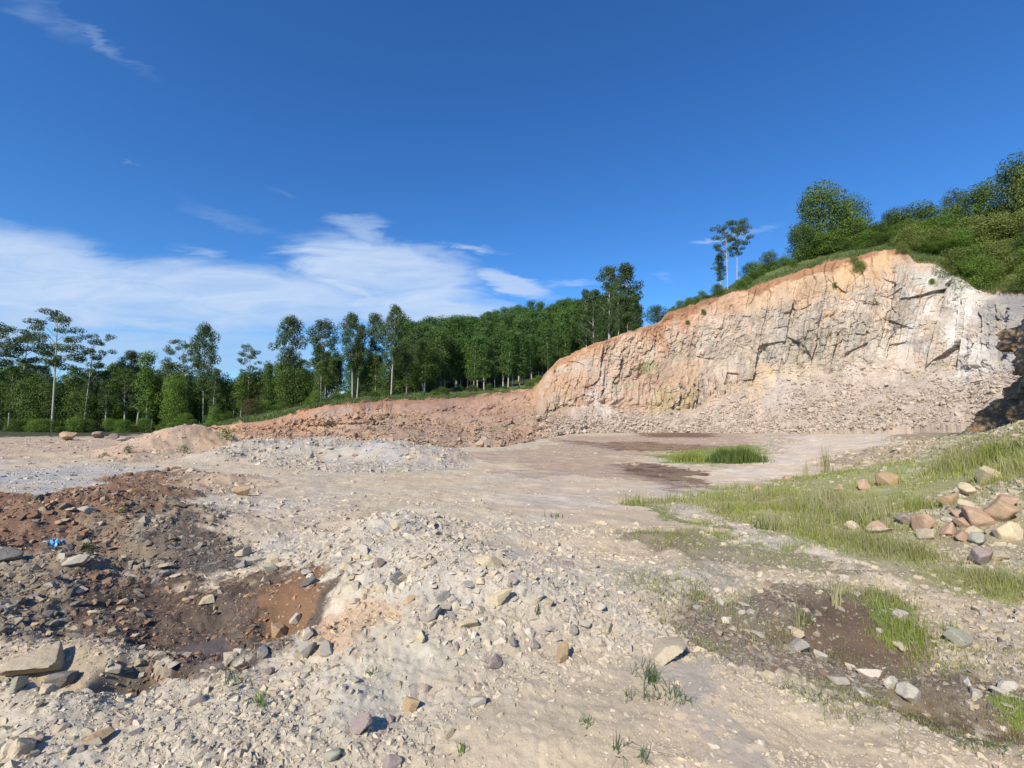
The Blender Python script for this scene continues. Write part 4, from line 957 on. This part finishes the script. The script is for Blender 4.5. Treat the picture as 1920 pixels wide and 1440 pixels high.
HERO = [(-12, 610, 84, 'umbrella', 1, 'tall gum cut by the left picture edge', 1), (45, 624, 88, 'umbrella', 2, 'broad flat-crowned gum, first tall tree inside the left edge', 1.1), (110, 590, 82, 'umbrella', 3, 'tall white-trunked gum with an umbrella crown, highest tree at the far left', 1.),
 (166, 628, 84, 'umbrella', 4, 'dark narrow gum with tiered crown just right of the highest far-left gum', .8), (240, 664, 90, 'tall', 5, 'rounded dark gum rising little above the left canopy', .8), (281, 667, 84, 'plantation', 6, 'pale green slender gum standing right of the rounded dark one', 1.),
 (350, 642, 90, 'umbrella', 7, 'open gum with a rounded umbrella crown, left one of a touching pair', .95), (388, 616, 88, 'tall', 8, 'tall gum with peaked crown, right one of a touching pair', .62), (468, 652, 92, 'umbrella', 9, 'lone rounded gum between the touching pair and the tall groups', .8),
 (540, 599, 90, 'tall', 10, 'tall airy gum with sky showing through its crown, left of the dense group', .75), (605, 604, 88, 'tall', 11, 'dense dark dome-crowned gum at the left of the central group', .85), (664, 591, 84, 'tall', 12, 'tall gum with two bright white stems at its foot', .75),
 (706, 594, 90, 'tall', 13, 'dense gum pressed between two taller white-stemmed gums', .75), (736, 579, 82, 'tall', 14, 'tallest gum of the central group with a long white trunk', .7), (776, 618, 96, 'plantation', 15, 'gum at the right end of the central group, merging with the plantation', 1.2),
 (763, 664, 84, 'plantation', 16, 'small pointed gum in front of the plantation edge', 1.2), (672, 612, 84.6, 'slim', 12, 'thin white-stemmed gum touching the two-stemmed one', .8)]
for u, vt, y, st_, sd, lab, wd in HERO: gum_at(u, vt, y, floorz(u, y), st_, sd, lab, leafm=L_GUM if sd not in (6,) else L_BRIGHT, wide=wd*(.72 if st_ == 'umbrella' else .95))
HERO2 = [(1139, 504, 112, 'slim', 21, 'left spire of the tall gum pair standing above the plantation', 1.), (1174, 500, 110, 'slim', 22, 'right and densest of the tall gum pair above the plantation', 1.25), (1112, 545, 116, 'slim', 23, 'lower gum on the left flank of the tall pair', 1.1), (1098, 548, 120, 'slim', 24, 'thin gum with a bent tip left of the tall pair', .9), (1158, 530, 108, 'tall', 25, 'bushy gum filling the gap between the tall pair', .6), (1190, 560, 106, 'slim', 26, 'short gum at the right foot of the tall pair', 1.2), (1128, 590, 104, 'plantation', 27, 'young gum in front of the tall pair', 1.1)]
for u, vt, y, st_, sd, lab, wd in HERO2: gum_at(u, vt, y, float(hillpt(np.array([float(u)]), np.array([.2]))[0, 2])-1, st_, sd, lab, wide=wd, leafm=L_GUM)
gum_at(1361, 424, 91, floorz(1361, 91), 'umbrella', 31, 'left of two white-stemmed gums standing together on the cliff rim', wide=.7)
gum_at(1378, 420, 92, floorz(1378, 92), 'umbrella', 32, 'right of two white-stemmed gums standing together on the cliff rim', wide=.7)
gum_at(1350, 478, 95, floorz(1350, 95), 'slim', 33, 'dark narrow tree behind the two white-stemmed gums', leafm=L_DARK, wide=1.3)

def bush_at(u, vtop, y, base, seed, label, width, leafm, group=None, name='tree', cat='tree', bark=None, low=.1):
    x, yy, zt = [float(q) for q in P(u, vtop, y)]; h = max(zt-base, .3); key = ('bushy', seed % 6)
    w = width/F*y
    return tree(name, key, lambda: bushy(seed % 6+50, 8., 8.), leafm, bark or BARKD, (x, yy, base-.1), h/8., random.uniform(0, 6.28), label, cat, group, w/h)
# forest at the left and centre
rr = random.Random(5)
for row, (y0, n) in enumerate(((86, 30), (93, 30), (102, 30), (112, 26))):
    for i in range(n):
        u = -190+(1000+row*10)*(i+rr.uniform(.1, .9))/n
        line = np.interp(u, [-190, 0, 150, 300, 450, 520, 600, 700, 830], [690, 690, 698, 694, 698, 680, 668, 655, 640])
        vt = line+rr.uniform(-8, 26)-row*2; y = y0+rr.uniform(-2, 2); b = floorz(u, y)
        if rr.random() < .6: gum_at(u, vt, y, b, rr.choice(['tall', 'slim', 'plantation']), 60+rr.randint(0, 2), 'tree of the dark mixed forest behind the quarry floor', 'trees of the mixed forest', leafm=rr.choice([L_GUM, L_DARK, L_DARK]), wide=rr.uniform(.8, 1.2), name='forest_tree')
        else: bush_at(u, vt+6, y, b, rr.randint(0, 5), 'tree of the dark mixed forest behind the quarry floor', rr.uniform(50, 80), rr.choice([L_DARK, L_DARK, L_BRIGHT]), 'trees of the mixed forest', name='forest_tree')
# understory along the forest edge
for i in range(64):
    u = -150+1170*(i+rr.random())/64; y = rr.uniform(77, 83) if u < 850 else rr.uniform(92, 99); b = floorz(u, y); vb = 775-(b-1.7)/y*F
    hgt = rr.uniform(7, 30)*(1 if u < 600 else .6)
    bush_at(u, vb-hgt, y, b, rr.randint(0, 5), 'low bush of the undergrowth along the forest edge', hgt*rr.uniform(1.1, 1.7), rr.choice([L_BRIGHT, L_DARK, L_DARK]), 'undergrowth along the forest edge', name='shrub', cat='shrub')
bush_at(472, 745, 74, floorz(472, 74), 2, 'reddish-brown shrub at the forest edge', 42, L_BUSHR, name='shrub', cat='shrub')
bush_at(402, 762, 74, floorz(402, 74), 3, 'bright green rounded shrub at the forest edge', 30, L_BRIGHT, name='shrub', cat='shrub')
bush_at(815, 733, 78, floorz(815, 78), 4, 'round green bush standing on the grassy bank top', 28, L_BRIGHT, name='shrub', cat='shrub')
bush_at(790, 741, 76, floorz(790, 76), 1, 'low dark bush left of the round one on the bank top', 26, L_DARK, name='shrub', cat='shrub')
# plantation on the rising hill
for row in range(13):
    y = 128+row*7.2; n = 15+row // 2
    for i in range(n):
        u = 745+ (455)*(i+rr.uniform(.15, .85)+(row % 2)*.3)/n
        t = np.interp(y, [0, 125, 214], [.3, .3, .65]); p = hillpt(np.array([u]), np.array([t]))[0]; y2 = p[1]
        h = rr.uniform(12.5, 17.5)
        if u > 1150 and row > 5: continue
        tree('plantation_tree', ('plantation', 40+(i+row) % 4), (lambda s=40+(i+row) % 4: gum(s, 16., 'plantation')), L_PLANT, BARK, tuple(p), h/15.6, rr.uniform(0, 6.28), 'slender plantation gum among rows on the rising hill', 'tree', 'gums of the hillside plantation', rr.uniform(1., 1.25))
# front row of the plantation with visible stems
for i in range(22):
    u = 790+245*(i+rr.uniform(.2, .8))/22; y = rr.uniform(104, 124); b = floorz(u, y); h = rr.uniform(11.5, 14)
    x = (u-960)/F*y
    tree('plantation_tree', ('plantation', 40+i % 4), (lambda s=40+i % 4: gum(s, 16., 'plantation')), L_PLANT, BARK, (x, y, b-.2), h/15.6, rr.uniform(0, 6.28), 'pale-stemmed gum in the front row of the plantation', 'tree', 'front row of the plantation', 1.1)
# added off-frame shade trees, then trees and shrubs on the cliff top
for x, y, h, w in ((17.6, 9.4, 12.5, 7.), (20.5, 11.2, 13, 7.5), (15.8, 7.2, 10.5, 5.5)):  # unseen trees, added only to cast shade on the spur and slope
    tree('tree', ('bushy', 2), (lambda k=2: bushy(k+50, 8., 8.)), L_DARK, BARKD, (x, y, GZ(x, y)-.3), h/8, x, 'unseen tree added beyond the right picture edge to shade the spur', 'tree', 'added shade trees off the right edge', w/h)
bush_at(1232, 571, 90, floorz(1232, 90), 0, 'single rounded tree peeping over the rim left of the red lip', 46, L_GUM)
bush_at(1345, 532, 88, floorz(1345, 88), 1, 'little dark shrub at the foot of the two white-stemmed gums', 26, L_DARK, name='shrub', cat='shrub')
bush_at(1325, 552, 87.5, floorz(1325, 87.5), 2, 'small shrub on the rim left of the white-stemmed gums', 20, L_GUM, name='shrub', cat='shrub')
bush_at(1410, 492, 95, floorz(1410, 95), 3, 'loose green bush right of the white-stemmed gums', 50, L_BRIGHT, name='shrub', cat='shrub')
bush_at(1440, 470, 97, floorz(1440, 97), 4, 'pointed bush halfway between the gums and the big tree', 36, L_GUM, name='shrub', cat='shrub')
for u, vt, y, w, lf, lab in [(1535, 350, 96, 118, L_DARK, 'big rounded tree, tallest on the cliff top'), (1588, 372, 98, 84, L_DARK, 'dark shoulder tree leaning on the right of the big rounded one'), (1505, 420, 94, 70, L_DARK, 'darker lower tree at the left foot of the big rounded one'),
    (1545, 440, 92, 80, L_BRIGHT, 'leafy shrub below the big rounded tree'), (1600, 412, 92, 90, L_BRIGHT, 'bright green bush right of the big rounded tree'), (1640, 418, 90, 70, L_DARK, 'dark green bush above the orange gully'),
    (1676, 392, 92, 60, L_GUM, 'pointed tree above the orange gully'), (1730, 382, 88, 100, L_DARK, 'wide dome-shaped tree above the orange gully'), (1700, 415, 86, 80, L_BRIGHT, 'bright bush in front of the wide dome tree'), (1770, 405, 84, 80, L_BRIGHT, 'bright green bush right of the wide dome tree'),
    (1792, 354, 90, 52, L_GUM, 'narrow pointed tree above the pale wall'), (1830, 352, 86, 90, L_DARK, 'dark tree left of the tall one at the right edge'), (1890, 300, 84, 110, L_GUM, 'tall open-crowned tree at the upper right edge'), (1935, 310, 80, 100, L_OLIVE, 'olive tree cut by the right picture edge'),
    (1800, 420, 80, 90, L_OLIVE, 'olive bush hanging over the pale wall'), (1850, 400, 78, 100, L_OLIVE, 'big olive bush above the far right wall'), (1900, 400, 76, 110, L_OLIVE, 'sunlit olive tree at the right edge'), (1760, 455, 78, 80, L_BRIGHT, 'low bright bush at the brink of the orange gully')]:
    bush_at(u, vt, y, floorz(u, y), int(u) % 6, lab, w, lf)
for i in range(58):
    u = rr.uniform(1690, 2080); t = rr.uniform(.005, .2); p = HZ(u, t); s = rr.uniform(2.6, 5.2)
    k = rr.randint(0, 5); tree('shrub', ('bushy', k), (lambda k=k: bushy(k+50, 8., 8.)), rr.choice([L_OLIVE, L_OLIVE, L_BRIGHT, L_DARK]), BARKD, tuple(p-np.array([0, 0, .5])), s/8, rr.uniform(0, 6), 'shrub in the dense thicket covering the right-hand slope', 'shrub', 'thicket on the right-hand slope', 1.15)
for i in range(46):
    u = rr.uniform(1395, 1700); t = rr.uniform(.05, .2); p = HZ(u, t); s = rr.uniform(1.6, 4.)*(.6+.4*(u-1395)/300)
    k = rr.randint(0, 5); tree('shrub', ('bushy', k), (lambda k=k: bushy(k+50, 8., 8.)), rr.choice([L_BRIGHT, L_BRIGHT, L_DARK, L_GUM]), BARKD, tuple(p-np.array([0, 0, .2])), s/8, rr.uniform(0, 6), 'green shrub on the slope above the orange rim', 'shrub', 'shrubs above the orange rim', 1.2)
for i in range(9):
    u = [1262, 1275, 1291, 1305, 1316, 1292, 1390, 1402, 1384][i]; p = HZ(u, rr.uniform(.01, .07)); s = rr.uniform(.8, 1.8)
    k = rr.randint(0, 5); tree('shrub', ('bushy', k), (lambda k=k: bushy(k+50, 8., 8.)), L_BRIGHT, BARKD, tuple(p), s/8, rr.uniform(0, 6), 'tiny shrub on the grassy rim', 'shrub', 'tiny shrubs on the grassy rim', 1.3)
# shrubs on the spur and small bushes on the quarry floor
for u, v, px, lf, lab in [(425, 826, 40, L_BRIGHT, 'small green bush on the brown heap beyond the road'), (240, 852, 26, L_REED, 'small dark green bush at the roadside left of the brown heap'), (197, 856, 20, L_REED, 'tiny bush at the roadside, leftmost one'),
     (345, 850, 26, L_OLIVE, 'dry olive tuft at the foot of the brown heap'), (1868, 858, 44, L_BRIGHT, 'leafy weed in the shade below the rock spur'), (1905, 848, 34, L_BRIGHT, 'second leafy weed beside the rock spur at the right edge'), (228, 968, 26, L_REED, 'small green weed on the red mound'),
     (252, 932, 22, L_OLIVE, 'olive weed patch at the top of the red mound'), (165, 1040, 30, L_REED, 'dark weed at the rim of the left hollow')]:
    x, y, z = on_ground(u, v); s = px/F*y
    k = int(u) % 6; tree('weed' if v > 860 else 'shrub', ('small', k), (lambda k=k: bushy(k+70, 1., 1.2, .11, .1, 90, 14)), lf, BARKD, (x, y, z-.02), s*.62, u, lab, 'weed' if v > 860 else 'shrub', None, 1.1)
for i, (u, t, s) in enumerate(((1318, .93, 1.1), (1290, .9, .8), (1612, .93, 2.2), (1565, .86, 1.0), (1600, .97, 1.6), (1745, .9, 1.), (1690, .99, 2.0))):
    p = wallsurf(np.array([u]), np.array([t]))[0]; k = i % 6
    tree('shrub', ('bushy', k), (lambda k=k: bushy(k+50, 8., 8.)), L_BRIGHT if i % 2 else L_OLIVE, BARKD, (p[0], p[1]-.2, p[2]-.3*s), s/8, i, ['yellow-green tuft clinging under the rim at the left end of the soil lip', 'second small tuft below the left rim', 'shrub sliding down the orange soil below the rim', 'small tuft in the middle of the orange soil', 'shrub hanging over the orange gully', 'small bush rooted in the pale wall', 'bush spilling over the highest point of the rim'][i], 'shrub', None, 1.)

# ------------------------------------------------------------------ grass
def blades(pos, hgt, wid, lean=.35):
    n = len(pos); a = rng.uniform(0, 2*np.pi, n); l = np.abs(rng.normal(0, lean, n)); d = np.stack([np.cos(a), np.sin(a), 0*a], 1); s = np.stack([-np.sin(a), np.cos(a), 0*a], 1)
    b = rng.uniform(0, 2*np.pi, n); s = np.stack([np.cos(b), np.sin(b), 0*b], 1)
    h = hgt[:, None]; w = wid[:, None]; up = np.array([0, 0, 1.])
    m = pos+up*h*.55+d*h*(l*.35)[:, None]; t = pos+up*h*np.cos(l)[:, None]+d*h*(l*1.0)[:, None]
    V = np.stack([pos-s*w*.5, pos+s*w*.5, m+s*w*.4, m-s*w*.4, t+s*w*.06, t-s*w*.06], 1).reshape(-1, 3)
    k = np.arange(n)[:, None]*6; Fq = np.concatenate([k+np.array([[0, 1, 2, 3]]), k+np.array([[3, 2, 4, 5]])]); return V, Fq
def grass_obj(name, pos, hgt, wid, m, label, lean=.35):
    V, Fq = blades(pos, hgt, wid, lean); o = ob(name, newmesh(name, V, Fq, m)); tag(o, kind='stuff'); o['label'] = label; return o
def build_grass():
    x, y = samples(95000, 826, 1500, 1050, 2800); r = np.hypot(x, y); ok = r < 60; x, y = x[ok], y[ok]
    gr = zfields(x, y)[3]; cl = np.clip(.48+.85*fbm(x*1.1, y*1.1, 4, 151, .6), .02, 1.2); k = rng.random(len(x)) < gr*cl; x, y, gr = x[k], y[k], gr[k]
    m = 9; X = np.repeat(x, m)+rng.normal(0, .05, len(x)*m)*(1+np.repeat(y, m)/10); Y = np.repeat(y, m)+rng.normal(0, .05, len(x)*m)*(1+np.repeat(y, m)/10)
    tall = np.repeat(np.clip(.5+fbm(x*.7, y*.7, 3, 152), .15, 1.4), m)
    hgt = rng.uniform(.03, .12, len(X))*(.35+tall)*np.repeat(.6+.8*gr, m)*np.clip(Y/7., .5, 1.45)*np.where(Y > 13, .7, 1); wid = np.clip(Y*.0011, .004, .03)*rng.uniform(.7, 1.4, len(X))
    Z = H(X, Y)-.01; pos = np.stack([X, Y, Z], 1); dry = rng.random(len(X)) < np.repeat(np.clip(.32+.4*fbm(x*.8+4, y*.8, 3, 153), .05, .8), m)
    grass_obj('grass', pos[~dry], hgt[~dry], wid[~dry], L_GRASS, 'patchy bright green grass covering the right side of the quarry floor')
    grass_obj('dry_grass', pos[dry], hgt[dry]*1.35, wid[dry]*.8, L_DRY, 'pale dry grass stalks standing between the green grass')
    # rim grass
    n = 26000; u = np.concatenate([rng.uniform(330, 1000, n//2), rng.uniform(1250, 1900, n//2)]); t = np.abs(rng.normal(0, .045, len(u))); k = (t < .14) & ~((u > 880) & (t < .02) & (u < 1020)); u, t = u[k], t[k]
    p = hillpt(u, t); rim = wallsurf(u, np.full(len(u), 1.))-hillpt(u, np.zeros(len(u))); p = p+rim*np.clip(1-t/.05, 0, 1)[:, None]; p[:, 2] += .2*fbm(p[:, 0]*.5, p[:, 1]*.5, 3, 121)*(t > .01)
    p = p+np.concatenate([rng.normal(0, .15, (len(u), 2)), np.zeros((len(u), 1))], 1)
    grass_obj('rim_grass', p-np.array([0, 0, .15]), rng.uniform(.25, .75, len(u)), rng.uniform(.05, .11, len(u)), leafm_rim, 'rough green grass along the rim of the quarry', .5)
leafm_rim = leafmat('rim_grass', (.085, .13, .035), (.15, .19, .06), .2, .3)
build_grass()
def clump(name, u, v, n, h, spread, w, m, label, cat, lean=.5, part='leaves'):
    x, y, z = on_ground(u, v); pos = np.stack([rng.normal(0, spread, n), rng.normal(0, spread*.8, n), np.zeros(n)-.01], 1)
    V, Fq = blades(pos, rng.uniform(.4, 1., n)*h*(1 if cat != 'reeds' else np.clip(1.25-.35*np.abs(pos[:, 0])/spread, .25, 1.2)), np.full(n, w), lean); o = ob(name, newmesh(name, V, Fq, m)); o.location = (x, y, z); return tag(o, label, cat)
clump('reed_clump', 1392, 866, 1300, .85, .62, .035, L_REED, 'tall dark green reed clump at the right end of the grass island', 'reeds', .22)
clump('reed_clump', 1358, 866, 900, .8, .42, .035, L_REED, 'darkest part of the reeds, left of the taller reed clump', 'reeds', .22)
clump('reed_clump', 1300, 864, 900, .5, .62, .04, L_GRASS, 'short bright reeds on the left half of the grass island', 'reeds', .3)
clump('dry_weed', 1550, 886, 60, 1.3, .12, .018, L_DRY, 'tall thin dry weed standing at the edge of the ramp', 'weed', .12)
clump('dry_weed', 1512, 892, 34, .8, .06, .012, L_DRY, 'short dry stalk left of the tall dry weed', 'weed', .12)
for u, v, n, h, sp, lean, lab in [(1222, 1282, 34, .17, .02, .6, 'grass tuft with upright blue-green blades on the sandy track'), (1205, 1262, 12, .14, .03, .8, 'thin sprig behind the upright grass tuft'), (1235, 1318, 40, .13, .07, 1.1, 'sprawling weed in front of the upright grass tuft'),
    (1178, 1312, 10, .08, .02, .9, 'small sprout left of the sprawling weed'), (1280, 1326, 18, .10, .03, 1.1, 'low weed right of the sprawling weed'), (1100, 1364, 16, .08, .02, .9, 'isolated sprout on the bare sand'), (1163, 1414, 14, .11, .02, .9, 'thin star-shaped sprout low on the sand'),
    (1205, 1436, 14, .13, .02, .7, 'sprout at the bottom edge of the sand'), (870, 1404, 18, .07, .02, .9, 'green sprout at the bottom of the gravel'), (486, 1322, 22, .11, .015, .5, 'bright green sprout in the gravel, lower left'), (440, 1284, 22, .14, .05, 1.2, 'flat spreading grey-green weed beside the mud hollow'),
    (702, 1262, 16, .07, .03, 1., 'faint weed between gravel stones'), (1470, 1285, 20, .10, .03, .8, 'sprout beside the pale stones at the track edge'), (1525, 1305, 24, .09, .05, .9, 'grey-green weed among the pale stones at the track edge'), (1860, 1400, 22, .09, .04, .9, 'weed on the sand near the lower right corner'),
    (1815, 1395, 12, .1, .02, .9, 'sprout left of the lower right weed'), (1430, 995, 40, .3, .12, .5, 'grass tuft at the near edge of the meadow'), (1790, 1190, 30, .18, .04, .6, 'yellow-green tuft right of the wet patch'), (1510, 1170, 26, .22, .04, .6, 'green tuft in the wet patch'),
    (1495, 1185, 16, .38, .02, .25, 'tall pale stalks in the wet patch'), (1570, 1135, 14, .34, .02, .25, 'pair of tall pale stalks above the wet patch'), (1040, 972, 30, .16, .12, 1., 'small weed alone on the bare beige ground'), (1010, 1150, 10, .1, .02, .7, 'sprout right of the heap')]:
    clump('weed', u, v, n, h, sp, .006 if v > 1150 else .014, L_DRY if 'pale stalk' in lab else (L_BRIGHT if 'green' in lab and 'grey' not in lab and 'blue' not in lab else L_WEED), lab, 'weed', lean)

# ------------------------------------------------------------------ blue plastic scrap on the red mound
def scrap():
    x, y, z = on_ground(106, 1026); n = 14; V = []
    for j in range(n):
        for i in range(n):
            a, b = i/(n-1)-.5, j/(n-1)-.5; V.append((a*.14*(1+.3*math.sin(b*7)), b*.12*(1+.4*math.sin(a*9+1)), .035+.03*math.sin(a*17+b*9)+.02*math.sin(b*31)))
    me = newmesh('plastic_scrap', V, gridfaces(n, n), mat('blue_plastic', base=(.10, .36, .65), rough=.3, noise=[(20., .3)], spec=.5), True)
    o = ob('plastic_scrap', me); o.location = (x, y, z+.02); o.rotation_euler = (.25, 0, .2)
    md = o.modifiers.new('s', 'SOLIDIFY'); md.thickness = .002
    tag(o, 'crumpled bright blue plastic scrap lying on the red earth mound', 'litter')
scrap()
